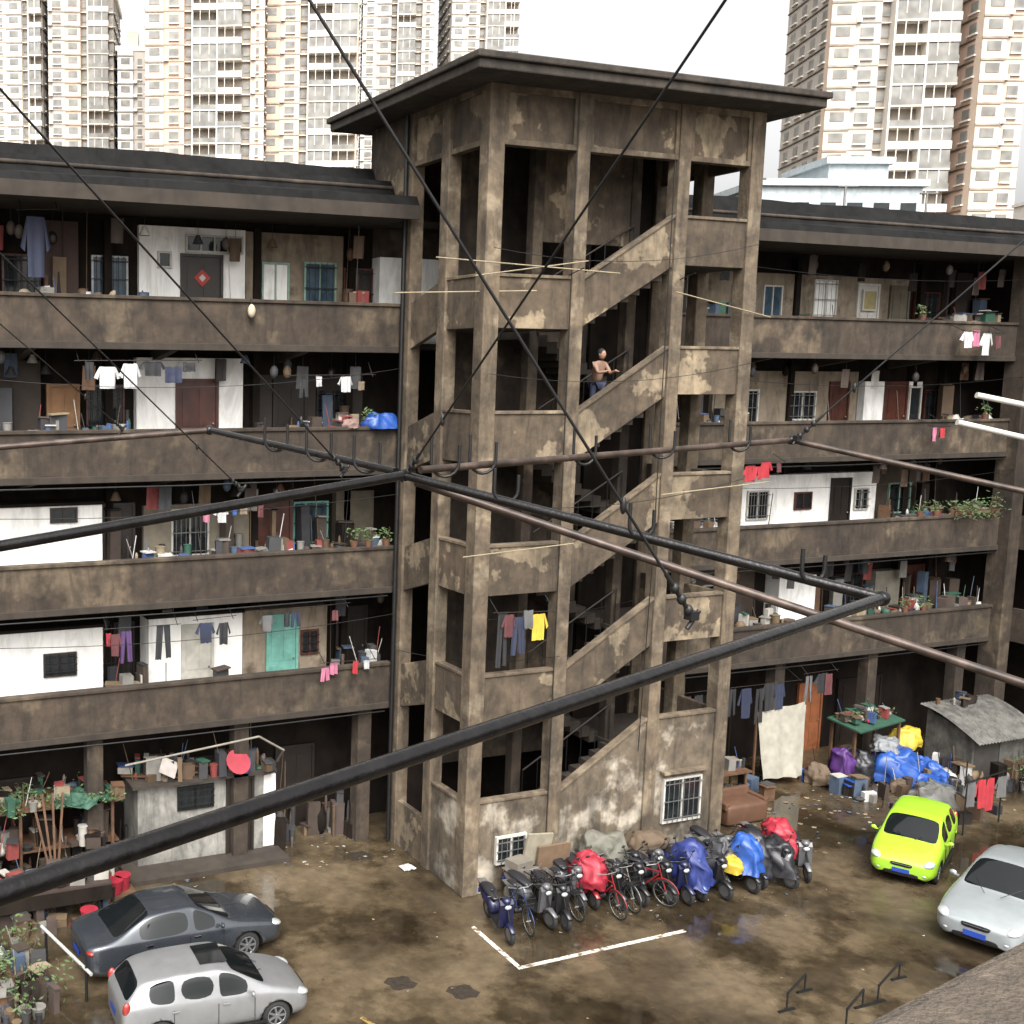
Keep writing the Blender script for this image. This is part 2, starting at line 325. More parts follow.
window(31.15,31.65,14.15,14.7,W-.06,WFR,cm(.35,.3,.14),0,0); door(32.4,33.1,z,W,cm(.12,.1,.07)); window(33.6,34.6,z+.8,z+1.9,1.7,WOODR,GLASSD,4); panel(34.9,36,z,W,cm(.04,.028,.02),2.6); window(26,26.8,z+.9,z+1.9,W,WFR,GLASSD,4)
z=FL[4]
panel(25.5,31.3,z,W,BEIGE,2.4); window(28.5,29.5,z+.95,z+1.75,W,WFR,GLASSD,5); door(30.15,30.85,z,W,WOODR); panel(31.5,34.0,z,W-.1,WHITE,2.1); door(32.4,33.25,z,W-.1,WOODR); window(33.45,33.9,z+.8,z+1.9,W-.1,WFR,GLASSD,0,0)
window(26.2,27.2,z+.8,z+1.8,W,WFR,GLASSD,6); window(34.4,35.3,z+.8,z+1.8,1.7,WOODR,GLASSD,4)
z=FL[3]
panel(24.6,32.2,z,W-.2,WHITE,2.25); window(26.9,27.65,z+.95,z+1.75,W-.2,WFR,GLASSD,7); window(28.8,29.4,z+1.2,z+1.65,W-.2,WOODR,GLASSD,0); door(30.3,31.0,z,W-.2,DOORD); window(31.3,31.8,z+1.1,z+1.7,W-.2,WFR,GLASSD,3); window(25,25.8,z+.9,z+1.8,W-.2,WFR,GLASSD,5)
panel(32.4,34.6,z,W,cm(.07,.05,.035),2.4); window(33,33.9,z+.9,z+1.8,W,GFR,GLASSD,4)
z=FL[2]
panel(25,27.6,z,W,cm(.07,.05,.036),2.4); window(25.6,26.6,z+.9,z+1.9,W,WFR,GLASSD,5); panel(28.2,29.7,z,1.2,WHITE,2.1); door(29.9,30.7,z,1.6,DOORD); window(31,32.2,z+.9,z+1.9,1.7,WOODR,GLASSD,6); panel(32.5,33.6,z,1.4,cm(.22,.2,.16),2.0); door(34,34.8,z,1.6,WOODR)
for x0,x1,m in ((-3,-1.6,WOODR),(0,1.6,DOORD),(3.2,5.2,DOORD),(11.6,12.6,DOORD),(23.9,24.8,WOODR),(25.6,27,DOORD),(29.9,30.8,cm(.3,.1,.035)),(31.6,33.4,DOORD)):
    door(x0,x1,0,1.7,m,2.2)
b.obj('doors_and_windows',bld)

# ---------------------------------------------------------------- stair tower
tw=empty('stair_tower')
b=B()
cols=[(14.08,14.48),(16.38,16.72),(19.2,19.54),(21.34,21.72)]
for x0,x1 in cols: b.box(x0,x1,-3.47,-3.1,0,18.25,TOWCOL)
for x0,x1 in ((14.06,14.4),(21.38,21.74)):
    b.box(x0,x1,-1.92,-1.58,0,18.25,TOWCOL); b.box(x0,x1,-.3,.02,0,18.25,TOWCOL)
for x0,x1 in ((16.42,16.7),(19.24,19.52)): b.box(x0,x1,-1.9,-1.62,0,18.25,PARA)
b.obj('columns',tw,bevel=.02)
b=B()
ya,yb=-3.41,-3.27
for k in range(5):
    zt=2.21+3*k; zb=zt-1.11 if k else 0
    WM=TOWER if k else TOWBASE
    b.box(14.48,16.38,ya,yb,zb,zt,WM); b.box(14.48,16.38,ya-.04,yb+.03,zt,zt+.07,TOWCOL)
    b.box(14.12,14.26,-3.1,-1.92,zb,zt,WM); b.box(14.09,14.3,-3.1,-1.92,zt,zt+.07,TOWCOL)
    if k: b.prism([(-1.58,zb),(-.3,zb-.42),(-.3,zt-.42),(-1.58,zt)],14.12,14.26,TOWER,'x')
    else: b.box(14.12,14.26,-1.58,-.3,0,1.2,TOWER)
    if k: b.box(14.27,16.38,yb,1.,zb,zb+.12,SLAB)
    zt3=zt+1.5; zb3=zt3-1.07
    if k: b.prism([(16.72,zb+.05),(19.2,zb3-.05),(19.2,zt3),(16.72,zt)],ya,yb,TOWER)
    else: b.prism([(16.72,0),(19.2,0),(19.2,zt3),(16.72,zt)],ya,yb,TOWBASE)
    b.prism([(16.72,zt),(19.2,zt3),(19.2,zt3+.07),(16.72,zt+.07)],ya-.04,yb+.03,TOWCOL)
    if not k: zb3=0
    b.box(19.54,21.34,ya,yb,zb3,zt3,WM); b.box(19.54,21.34,ya-.04,yb+.03,zt3,zt3+.07,TOWCOL)
    b.box(21.52,21.66,-3.1,-1.92,zb3,zt3,TOWER); b.box(21.52,21.66,-1.58,-.3,zb3,zt3,TOWER)
    fz=zt3-1.07
    b.box(19.2,21.5,-3.26,-.25,fz,fz+.12,SLAB)
    f0=zt-1.0 if k else 1.21
    n=9
    for i in range(n):
        xx=16.6+i*(2.75/n); za=f0+(i)*1.5/n
        b.box(xx,xx+2.75/n,-3.265,-1.92,za-.12,za+1.5/n,SLAB)
        if k<4:
            xr=19.3-i*(2.75/n); zr=f0+1.5+i*1.5/n
            b.box(xr-2.75/n,xr,-1.6,-.3,zr-.12,zr+1.5/n,SLAB)
b.obj('stairs_and_parapets',tw,bevel=.01)
b=B()
b.box(15.3,19.4,-.25,-.1,2.,18.24,PARA)
b.box(14.1,21.7,1.7,1.9,12.8,18.24,PARA)
b.box(14.1,14.3,.02,1.7,15.93,18.24,TOWER); b.box(21.5,21.7,.02,1.7,15.93,18.24,TOWER)
b.box(19.55,21.5,-.2,-.1,0,18.2,DARKW)
b.box(16.7,19.25,-1.85,-1.75,15.2,18.2,TOWER)
b.box(14.3,15.3,-.2,-.1,0,2.2,DARKW)
for x0,x1 in ((14.48,16.38),(16.72,19.2),(19.54,21.34)):
    b.box(x0,x1,-3.38,-3.2,17.0,18.25,TOWER)
    for (p,q,r,s_) in ((x0,x1,17.0,17.12),(x0,x1,18.1,18.25),(x0,x0+.1,17.12,18.1),(x1-.1,x1,17.12,18.1)):
        b.box(p,q,-3.43,-3.38,r,s_,TOWCOL)
for y0,y1 in ((-3.1,-1.92),(-1.58,-.3)):
    for xx in ((14.15,14.32),(21.5,21.65)):
        b.box(xx[0],xx[1],y0,y1,17.0,18.25,TOWER)
    b.box(14.1,14.15,y0,y1,17.,17.12,TOWCOL); b.box(14.1,14.15,y0,y1,18.1,18.25,TOWCOL)
b.obj('tower_walls',tw,bevel=.01)
b=B(); RS=mat('roof_slab_concrete',(.04,.032,.024),.9,var=.4,scale=2,bump=.5,streak=.4)
b.box(13.2,22.6,-4.35,2.5,18.25,18.45,RS); b.box(13.12,22.68,-4.43,2.58,18.45,18.6,RS)
b.obj('tower_roof',tw,bevel=.03)
b=B()
window(15.0,15.75,.72,1.3,-3.43,WFR,GLASSD,5); window(19.85,20.95,1.05,2.1,-3.43,WFR,GLASSD,7)
b.box(19.7,21.1,-3.6,-3.42,2.3,2.36,TOWCOL)
for k in range(5):
    zt=2.21+3*k
    a0=(16.7,-1.98,zt+.05);a1=(19.3,-1.98,zt+1.5)
    b.cyl(a0,a1,.025,DOORD,6)
    for i in range(7):
        t=i/6; x=a0[0]+(a1[0]-a0[0])*t; zz=a0[2]+(a1[2]-a0[2])*t; b.cyl((x,-1.98,zz-.95),(x,-1.98,zz),.012,IRON,5)
b.obj('grilles_and_handrails',tw)
b=B()
b.tube([(13.98,-.12,18.2),(13.98,-.12,9),(13.96,-.14,.1)],.055,IRON,8)
b.tube([(19.0,-3.55,17.),(19.02,-3.52,8),(18.9,-3.52,3.)],.012,IRON,5)
b.tube([(16.3,-3.52,18.),(16.32,-3.52,8),(16.3,-3.52,1.)],.01,IRON,5)
for p,q,s_ in (((14.2,-3.6,14.8),(21.6,-3.6,15.2),.35),((14.2,-3.6,12.1),(21.6,-3.6,12.4),.3),((14.1,-3.55,9.2),(21.6,-3.6,9.6),.3),((4,-.2,11.9),(13.9,-.2,12.2),.3),((2,-.2,9.0),(13.9,-.2,9.1),.25),((2,-.3,6.2),(13.9,-.3,6.1),.3),((22,-.2,12.2),(36,-.3,12.1),.35),((22,-.2,9.1),(36,-.3,9.2),.3),((22,-.3,15.3),(36,-.3,15.1),.3),((14.4,-3.55,6.6),(25,-.4,6.9),.4),((13.9,-.4,5.2),(16.4,-3.6,5.6),.2)):
    p=Vector(p);q=Vector(q); pts=[]
    for i in range(13):
        t=i/12; v=p.lerp(q,t); v.z-=s_*4*t*(1-t); pts.append(v)
    b.tube(pts,.009,IRON,4)
for xs,z in (((3.,13.8),3.5),((3.,13.8),6.5),((3,13.8),9.5),((22,35.8),3.5),((22,35.8),6.5),((22,35.8),9.5)):
    b.tube([(xs[0],-.07,z),((xs[0]+xs[1])/2,-.07,z-.03),(xs[1],-.07,z+.02)],.02,IRON,6)
b.obj('facade_cables_and_downpipe',bld)

# ---------------------------------------------------------------- high-rises
HB=mat('beige_tile',(.54,.43,.34),.8,var=.05,det=1,kk=1); HP=mat('pink_tile',(.54,.38,.29),.8,var=.06,det=1,kk=1); HW=mat('white_trim',(.62,.58,.52),.8,var=.05,det=1,kk=1)  # distance haze is put into these paler, greyer tower colours
HG=mat('highrise_glass',(.17,.165,.15),.5,var=.3,scale=.6,det=1,kk=1); HD=mat('highrise_recess',(.24,.21,.175),.8,var=.25,scale=.5,det=1,kk=1); HGR=mat('grey_tile',(.40,.37,.33),.8,var=.06,det=1,kk=1)  # glass lightened too, so haze is part of its colour
def highrise(name,A,Bp,depth,H,style,fh=3.0,seed=1):
    rr=random.Random(seed); A=Vector((*A,0));Bq=Vector((*Bp,0)); u=(Bq-A); Wd=u.length; u.normalize(); n=Vector((u.y,-u.x,0))
    bb=B()
    def bx(s0,s1,d0,d1,z0,z1,m):
        P=[]
        for zz in (z0,z1):
            for s_,d_ in ((s0,d0),(s1,d0),(s1,d1),(s0,d1)): 
                q=A+u*s_+n*(d_); P.append((q.x,q.y,zz))
        bb.add(P,[(0,1,2,3),(4,7,6,5),(0,4,5,1),(1,5,6,2),(2,6,7,3),(3,7,4,0)],m)
    wall,acc=style
    bx(0,Wd,-depth,-.6,0,H,wall)
    bx(-.5,Wd+.5,-depth-.5,.5,H,H+1,HW); bx(Wd*.3,Wd*.7,-depth*.7,-depth*.2,H+1,H+5,wall)
    s=0; bays=[]; pat='cwgbbgw' if seed%2 else 'wcgbgww'; bi=0
    while s<Wd-.5:
        t=pat[bi%7]; bi+=1; wd={'w':3.8,'b':4.6,'g':1.6,'c':3.4}[t]; wd=min(wd,Wd-s); bays.append((t,s,s+wd)); s+=wd
    nf=int(H/fh); i0=9
    for (t,s0,s1) in bays:
        m=acc if t in 'c' else (wall if rr.random()<.7 else acc)
        if t=='w': bx(s0,s1,-.6,.35,0,H,m)
        elif t=='c': bx(s0,s1,-.6,.9,0,H,m)
        elif t=='g': bx(s0,s1,-.6,-.45,0,H,HD)
        else: bx(s0,s1,-.6,-.5,0,H,HD)
        for i in range(i0,nf):
            z=i*fh
            if t=='w':
                bx(s0+1.,s1-1.,.35,.45,z+.9,z+2.3,HG); bx(s0+.9,s1-.9,.36,.7,z+.65,z+.85,HW)
                if rr.random()<.4: bx(s0+.1,s0+.9,.45,.9,z+.0,z+.6,HW)
                bx(s0,s1,.35,.42,z-.1,z+.08,HD)
            elif t=='c':
                bx(s0+.7,s1-.7,.9,.98,z+1.0,z+2.3,HG); bx(s0-.1,s1+.1,.9,1.05,z+2.65,z+2.95,HD)
            elif t=='b':
                bx(s0,s1,-.5,1.2,z-.1,z+.12,HW); bx(s0,s1,1.1,1.2,z+.12,z+1.0,HW if rr.random()<.5 else HG)
                if rr.random()<.6: bx(s0+.1,s1-.1,.95,1.08,z+1.0,z+2.75,HG)
                bx(s0+1.4,s0+1.5,1.0,1.15,z+1.0,z+2.9,HW); bx(s1-1.5,s1-1.4,1.0,1.15,z+1.0,z+2.9,HW)
            else:
                bx(s0+.2,s1-.2,-.45,-.35,z+1,z+2.2,HG); bx(s0,s1,-.45,.0,z-.05,z+.1,HW)
        if t in 'b':
            bx(s0-.12,s0+.12,-.5,1.25,0,H,HW)
    nb=int(depth/4)
    for side in (0,1):
        for i in range(i0,nf):
            z=i*fh
            for j in range(nb):
                d0=-depth+1+j*4
                if side: bx(Wd,Wd+.1,d0+.8,d0+2.4,z+.9,z+2.3,HG); bx(Wd,Wd+.35,d0+.5,d0+2.7,z+.6,z+.8,HW)
                else: bx(-.1,0,d0+.8,d0+2.4,z+.9,z+2.3,HG); bx(-.35,0,d0+.5,d0+2.7,z+.6,z+.8,HW)
            for q0,q1 in (((-.15,0)) ,((Wd,Wd+.15))):
                bx(q0,q1,-depth,-.6,z-.12,z+.06,HD)
    return bb.obj(name)
highrise('highrise_apartment_tower',(63.9,186.3),(84,177),20,120,(HP,HB),seed=3)
highrise('highrise_apartment_tower',(86.5,184),(103,176),18,120,(HB,HP),seed=5)
highrise('highrise_apartment_tower',(44,240),(54.5,235),18,108,(HGR,HW),seed=6)
highrise('highrise_apartment_tower',(55.5,233),(69,228),18,94,(HGR,HB),seed=8)
highrise('highrise_apartment_tower',(70,228),(76,226),14,82,(HGR,HW),seed=9)
highrise('highrise_apartment_tower',(140,246),(156,238),18,135,(HW,HGR),seed=12)
highrise('highrise_apartment_tower',(160,236),(176,230),18,135,(HGR,HW),seed=13)
highrise('highrise_apartment_tower',(144,106),(160,98),16,105,(HGR,HB),seed=21)
highrise('highrise_apartment_tower',(160.5,95),(167,92.5),16,105,(HP,HB),seed=23)
b=B(); BG=mat('blue_grey_render',(.32,.355,.37),.8,var=.1,streak=.15,kk=1)
def lowb(A,Bp,dep,H,m,rows,nw):
    A=Vector((*A,0));Bq=Vector((*Bp,0)); u=Bq-A; Wd=u.length; u.normalize(); ang=math.atan2(u.y,u.x); c=A+u*Wd/2+Vector((-u.y,u.x,0))*dep/2
    b.obox((c.x,c.y,H/2),Wd,dep,H,m,rz=ang); b.obox((c.x,c.y,H+.15),Wd+.4,dep+.4,.3,m,rz=ang)
    n=Vector((u.y,-u.x,0))
    for r in range(rows):
        for i in range(nw):
            p=A+u*(Wd*(i+.5)/nw)+n*.02; b.obox((p.x,p.y,H-1.1-2.6*r),Wd/nw*.55,.1,.8,GLASSD,rz=ang); b.obox((p.x+n.x*.1,p.y+n.y*.1,H-1.6-2.6*r),Wd/nw*.62,.2,.1,HW,rz=ang)
lowb((40.,14.5),(46.6,12.),6,20.3,BG,3,6); lowb((44.4,15.),(46.9,14.),4,21.6,BG,1,2)
b.obj('low_grey_building')
b=B(); lowb((115.5,50.5),(126,45),10,29.5,HW,3,5); b.obj('distant_white_building')

# ---------------------------------------------------------------- cars
def bake(o):
    dg=bpy.context.evaluated_depsgraph_get(); me=bpy.data.meshes.new_from_object(o.evaluated_get(dg)); o.modifiers.clear(); o.data=me
def car(name,paint,loc,rz,kind,S=1.0,sunroof=False,plate=True):
    if kind=='sedan':
        wx=(1.38,-1.32)
        st=[(2.32,.34,.55,.60,.50,.4,'p','p'),(2.27,.24,.62,.67,.70,.56,'p','p'),(2.1,.20,.68,.76,.82,.66,'p','p'),(1.6,.2,.79,.89,.87,.7,'p','p'),(1.02,.2,.88,.98,.88,.7,'p','g'),
            (.62,.2,.9,1.2,.88,.66,'g','g'),(.22,.2,.91,1.39,.88,.60,'g','p'),(.10,.2,.915,1.415,.88,.59,'p','p'),(.0,.2,.917,1.425,.88,.585,'g','p'),(-.5,.2,.925,1.43,.88,.585,'g','p'),
            (-.86,.2,.93,1.40,.88,.58,'g','g'),(-1.15,.2,.94,1.27,.87,.6,'p','g'),(-1.68,.2,.95,1.03,.86,.66,'p','p'),(-2.1,.24,.93,1.0,.82,.66,'p','p'),(-2.27,.3,.86,.95,.74,.6,'p','p'),(-2.32,.38,.8,.88,.6,.5,'p','p')]
    else:
        wx=(1.3,-1.25)
        st=[(2.1,.34,.56,.62,.50,.4,'p','p'),(2.05,.24,.64,.70,.70,.56,'p','p'),(1.88,.2,.72,.80,.80,.66,'p','p'),(1.5,.2,.83,.93,.85,.7,'p','p'),(1.08,.2,.91,1.03,.86,.7,'p','g'),
            (.66,.2,.93,1.27,.86,.66,'g','g'),(.3,.2,.94,1.45,.86,.62,'g','p'),(.12,.2,.945,1.48,.86,.61,'g','p'),(.02,.2,.95,1.49,.86,.61,'p','p'),(-.05,.2,.95,1.5,.86,.61,'g','p'),(-.85,.2,.97,1.5,.86,.61,'p','p'),
            (-.93,.2,.98,1.495,.86,.6,'g','p'),(-1.1,.2,.98,1.49,.86,.6,'g','p'),(-1.5,.2,1.0,1.45,.85,.58,'p','p'),(-1.66,.2,1.0,1.40,.84,.57,'p','g'),(-1.95,.22,.98,1.07,.81,.66,'p','p'),(-2.03,.3,.9,.97,.77,.62,'p','p'),(-2.08,.38,.8,.85,.68,.5,'p','p')]
    P=[]
    for (x,zb,zl,zt,w_,wt,_,_) in st:
        cab=zt-zl>.15
        half=[(0,zb),(w_*.8,zb),(w_*.975,zb+.1),(w_,zb+(zl-zb)*.5),(w_*.985,zl-.06),(w_*.95,zl+.0)]
        if cab: half+=[(wt+.05,zt-.07),(wt,zt-.03),(wt*.6,zt),(0,zt+.015)]
        else: half+=[(w_*.9,zl+(zt-zl)*.45),(w_*.8,zl+(zt-zl)*.75),(w_*.5,zt),(0,zt+.01)]
        P.append(half)
    nh=10; vs=[];rings=[]
    for (s_,half) in zip(st,P):
        ring=[]
        for (y,z) in half: ring.append(len(vs)); vs.append((s_[0],y,z))
        ringm=[]
        for (y,z) in half[1:-1]: ringm.append(len(vs)); vs.append((s_[0],-y,z))
        rings.append(ring+ringm[::-1])
    N=len(rings[0]); F=[];MI=[]
    for a in range(len(st)-1):
        for i in range(N):
            j=(i+1)%N; F.append((rings[a][i],rings[a][j],rings[a+1][j],rings[a+1][i]))
            k=i if i<nh-1 else N-1-i
            m=0
            if k==5 and st[a][6]=='g': m=1
            if k>=7 and st[a][7]=='g': m=1
            if k==0: m=2
            MI.append(m)
    F.append(tuple(rings[0])); MI.append(0); F.append(tuple(reversed(rings[-1]))); MI.append(0)
    me=bpy.data.meshes.new(name+'_body'); me.from_pydata(vs,[],F)
    for m in (paint,CGLASS,IRON): me.materials.append(m)
    me.polygons.foreach_set('material_index',MI); me.polygons.foreach_set('use_smooth',[True]*len(F)); me.update()
    bm=bmesh.new(); bm.from_mesh(me); bmesh.ops.recalc_face_normals(bm,faces=bm.faces)
    cl=bm.edges.layers.float.get('crease_edge') or bm.edges.layers.float.new('crease_edge')
    for e in bm.edges:
        if len(e.link_faces)==2 and e.link_faces[0].material_index!=e.link_faces[1].material_index: e[cl]=.9
    bm.to_mesh(me); bm.free()
    root=empty(name,loc,rz); root.scale=(S,S,S)
    o=bpy.data.objects.new('body',me); sc.collection.objects.link(o)
    ss=o.modifiers.new('s','SUBSURF'); ss.levels=2; ss.render_levels=2
    c=B(); c.mi(paint); c.mi(CGLASS)
    for x in wx:
        for sy in (1,-1): c.cyl((x,sy*.6,.31),(x,sy*1.2,.31),.37,IRON,24)
    cut=c.obj('cut'); bo=o.modifiers.new('b','BOOLEAN'); bo.operation='DIFFERENCE'; bo.object=cut; bo.solver='EXACT'
    bpy.context.view_layer.update(); bake(o); bpy.data.objects.remove(cut); o.parent=root
    for i,x in enumerate(wx):
        for sy in (1,-1):
            q=B(); q.torus((0,0,0),.235,.085,RUBBER,26,8); q.cyl((0,-.05,0),(0,.05,0),.235,RUBBER,20)
            yy=.06*sy; q.cyl((0,yy*.4,0),(0,yy,0),.2,IRON,20); q.torus((0,yy,0),.2,.018,ALLOY,24,5)
            for k in range(7):
                t=2*math.pi*k/7; q.obox((.1*math.cos(t),yy*1.15,.1*math.sin(t)),.2,.02,.045,ALLOY,ry=-t)
            q.cyl((0,yy,0),(0,yy*1.5,0),.04,ALLOY,10)
            q.obj('wheel_%d'%(i*2+(sy>0)),root,(x,sy*.74,.315))
    d=B(); fx=st[0][0]; rx=st[-1][0]
    for sy in (1,-1):
        d.sph((fx-.2,sy*.62,.65 if kind=='sedan' else .69),.19,.16,.075,LAMP,12,8,Euler((0,.25,-sy*.5)).to_matrix())
        d.sph((fx-.06,sy*.55,.38),.05,.07,.04,LAMP,8,5)
        if kind=='sedan': d.sph((rx+.12,sy*.62,.82),.1,.17,.07,REDL,10,6)
        else: d.sph((rx+.13,sy*.72,.95),.1,.07,.16,REDL,10,6)
        d.sph((.7,sy*.96,1.0),.05,.08,.06,paint,10,6); d.obox((.72,sy*.88,.97),.05,.1,.03,paint)
        for hx in (.35,-.75): d.obox((hx-.2,sy*.885,.82),.15,.02,.03,CHROME if kind=='sedan' else paint)
        for hx in (.78,-.02,-.98): d.obox((hx,sy*.868,.6),.008,.02,.5,IRON)
        d.obox((0,sy*.85,.26),2.1,.05,.06,IRON)
    d.loft([(fx-.05,0,.60,.3,.03),(fx+.015,0,.59,.26,.05)],IRON,12,.5); d.obox((fx+.01,0,.60),.02,.46,.012,CHROME)
    d.loft([(fx-.1,0,.33,.5,.05),(fx+.0,0,.33,.42,.06)],IRON,12,.5)
    if plate: d.obox((fx+.03,0,.43),.01,.42,.12,BLUEP); d.obox((rx-.015,0,.62),.01,.42,.12,BLUEP)
    if sunroof: d.obox((.0,0,1.512),.6,.8,.012,CGLASS)
    for sy in (1,-1): d.cyl((fx-.95,sy*.15,1.0 if kind=='sedan' else 1.05),(fx-1.35,sy*.45,1.17),.008,IRON,5)
    d.obj('trim',root,bevel=.004)
    return root
SILV=mat('silver_paint',(.27,.275,.28),.3,metal=.5,var=.06,coat=.6,kk=.9)
GREY=mat('dark_grey_paint',(.04,.046,.055),.25,metal=.4,var=.08,coat=.7,kk=.9)
LIME=mat('lime_green_paint',(.29,.53,.03),.3,var=.05,coat=.6,kk=.85)
SIL2=mat('pale_silver_paint',(.31,.34,.35),.28,metal=.4,var=.05,coat=.6,kk=.9)
car('parked_sedan',GREY,(7.05,-3.6,0),math.radians(3),'sedan',.93)
car('parked_hatchback',SILV,(6.85,-6.05,0),math.radians(-3),'hatch',.87,sunroof=True)
car('parked_compact_car',LIME,(25.95,-5.55,0),math.radians(209),'hatch',.86)
car('parked_sedan',SIL2,(25.1,-8.55,0),math.radians(199),'sedan')

# ---------------------------------------------------------------- foreground drying frame
J=(2.52,-20.37,11.70); K=(3.58,-21.89,11.37); P2=(2.23,-18.63,11.81)
b=B()
for p,q,r,m in (((.18,-23.04,11.32),K,.0205,BPIPE),((.45,-20.80,11.51),J,.021,BPIPE),((J[0]-.01,J[1],J[2]),K,.02,BPIPE),
    ((.71,-18.60,11.71),P2,.017,RUST),(P2,(2.51,-20.3,11.71),.018,BPIPE),((2.56,-20.39,11.67),(4.47,-22.07,10.94),.018,RUST),((2.60,-20.36,11.72),(5.61,-19.59,11.76),.017,RUST),((5.61,-19.59,11.76),(6.43,-20.80,11.47),.017,RUST),
    ((4.90,-21.22,12.07),(5.37,-21.41,11.97),.013,WFR),((4.82,-21.20,11.95),(5.36,-21.42,11.82),.013,WFR)):
    b.cyl(p,q,r,m,16)
for p in (J,K,P2,(5.61,-19.59,11.76)): b.sph(p,.03,.03,.028,BPIPE,10,6)
def lp(p,q,t,dz=0): return Vector(p).lerp(Vector(q),t)+Vector((0,0,dz))
for t in (.4,.8): b.cyl(lp(J,K,t),lp(J,K,t+.02),.0225,BPIPE,16)
b.obj('clothes_drying_frame')
wires=[((1.13,-22.25,13.03),(2.36,-22.28,11.47),.0042),((2.38,-22.27,13.18),J,.0045),((.50,-21.36,13.04),(2.27,-20.27,11.72),.004),((.53,-21.11,12.60),(1.84,-20.12,11.63),.003),((.78,-19.61,12.43),(1.68,-18.74,11.83),.003),((6.34,-20.55,13.04),(5.58,-19.65,11.77),.005)]
for p,q,r in wires:
    b=B(); p=Vector(p);q=Vector(q); dd=(p-q).normalized(); p=p+dd*1.2
    b.cyl(p,q,r,IRON,7); s_=r/.0045*.9
    for i in range(3): b.sph(q+dd*(.03+i*.05*s_),.016*s_,.016*s_,.02*s_,IRON,8,5)
    b.cyl(q,q+dd*.2*s_,.008*s_,IRON,7); b.obox(q+dd*.01,.035*s_,.035*s_,.03*s_,IRON); b.cyl(q+Vector((-.02,0,-.03)),q+Vector((.02,0,.02)),.007,IRON,6)
    b.sph(q+dd*.42,.011*s_,.011*s_,.03*s_,IRON,8,5)
    b.obj('stay_wire')
b=B()
def uhook(p,s_=1.0,rz=0.):
    w_,hh=.045*s_,.085*s_; c=Vector(p)
    ax=Vector((math.cos(rz),math.sin(rz),0)); pts=[]
    pts.append(c-ax*w_+Vector((0,0,hh+w_)))
    for i in range(9):
        t=math.pi+math.pi*i/8; pts.append(c+ax*w_*math.cos(t)+Vector((0,0,w_+w_*math.sin(t))))
    pts.append(c+ax*w_+Vector((0,0,hh*.7+w_)))
    b.tube(pts,.0075,IRON,7)
def hz(): return -.36+rnd.uniform(-.3,.3)
for t,s_ in ((.25,1.1),(.55,1.05),(.88,.95)): uhook(lp(J,K,t,-.005),s_,hz())
C1=(2.60,-20.36,11.72);C2=(5.61,-19.59,11.76)
for t in (.05,.13,.37,.58,.82): uhook(lp(C1,C2,t,-.04),1.4,hz())
for t in (.4,.62,.84): uhook(lp(P2,J,t,-.03),1.35,hz())
b.obj('pipe_hook')
a_=math.atan(.185); u=Vector((math.cos(a_),math.sin(a_),0)); nn=Vector((math.sin(a_),-math.cos(a_),0)); c=Vector((1.43,-23.6,10.7))+nn*.15+u*2
b=B(); b.obox(c,14,.3,1.0,mat('near_concrete',(.085,.066,.048),.9,var=.4,scale=22,bump=.5,patch=(.13,.1,.075),pth=.55,psc=9,soft=.1,det=4),rz=a_); b.obox(c+nn*1.2+Vector((0,0,-.55)),14,2.2,.12,SLAB,rz=a_)
b.obj('near_parapet',bevel=.03)

# ---------------------------------------------------------------- laundry
def shirt(x,y,z,w_,h_,m):
    b.sheet((x-w_/2,y,z),(x+w_/2,y,z),(x-w_*.46,y,z-h_),(x+w_*.48,y,z-h_),m,6,.03)
    b.sheet((x-w_*.5,y,z),(x-w_*.42,y,z-.02),(x-w_*.85,y+.03,z-h_*.5),(x-w_*.6,y,z-h_*.58),m,3,.02)
    b.sheet((x+w_*.42,y,z-.02),(x+w_*.5,y,z),(x+w_*.6,y,z-h_*.58),(x+w_*.85,y+.03,z-h_*.5),m,3,.02)
def pants(x,y,z,w_,h_,m):
    b.sheet((x-w_/2,y,z),(x,y,z),(x-w_*.62,y,z-h_),(x-w_*.2,y,z-h_),m,4,.025)
    b.sheet((x,y,z),(x+w_/2,y,z),(x+w_*.18,y,z-h_*.97),(x+w_*.6,y,z-h_*.97),m,4,.025)
def cloth(x,y,z,w_,h_,m): b.sheet((x-w_/2,y,z),(x+w_/2,y,z),(x-w_/2,y,z-h_),(x+w_/2,y,z-h_),m,6,.04)
CL=dict(w=cm(.5,.5,.5),k=cm(.015,.015,.018),n=cm(.018,.024,.055),g=cm(.11,.11,.11),r=cm(.36,.02,.03),p=cm(.42,.14,.22),y=cm(.55,.4,.04),b=cm(.03,.09,.27),t=cm(.2,.15,.1),u=cm(.07,.03,.11),e=cm(.06,.17,.1),m=cm(.1,.028,.03))
def rack(items,x0,x1,y,z,pole=True):
    global b
    b=B()
    if pole: b.cyl((x0,y,z+.02),(x1,y,z+.02+rnd.uniform(-.08,.08)),.01,DOORD,6)
    for xx in (x0+.1,x1-.1): 
        b.cyl((xx,y-.06,z),(xx,min(y+.9,.3) if y>-1 else y+.4,z+.35),.01,IRON,5)
    for k,x,w_,h_,c_ in items:
        {'s':shirt,'p':pants,'c':cloth}[k](x+rnd.uniform(-.08,.08),y+rnd.uniform(-.05,.05),z+rnd.uniform(-.12,.03),w_*rnd.uniform(.75,1.05),h_*rnd.uniform(.8,1.2),CL[c_])
    b.obj('hanging_laundry')
rack([('s',5.1,.4,1.1,'n')],4.6,5.6,.1,15.5)
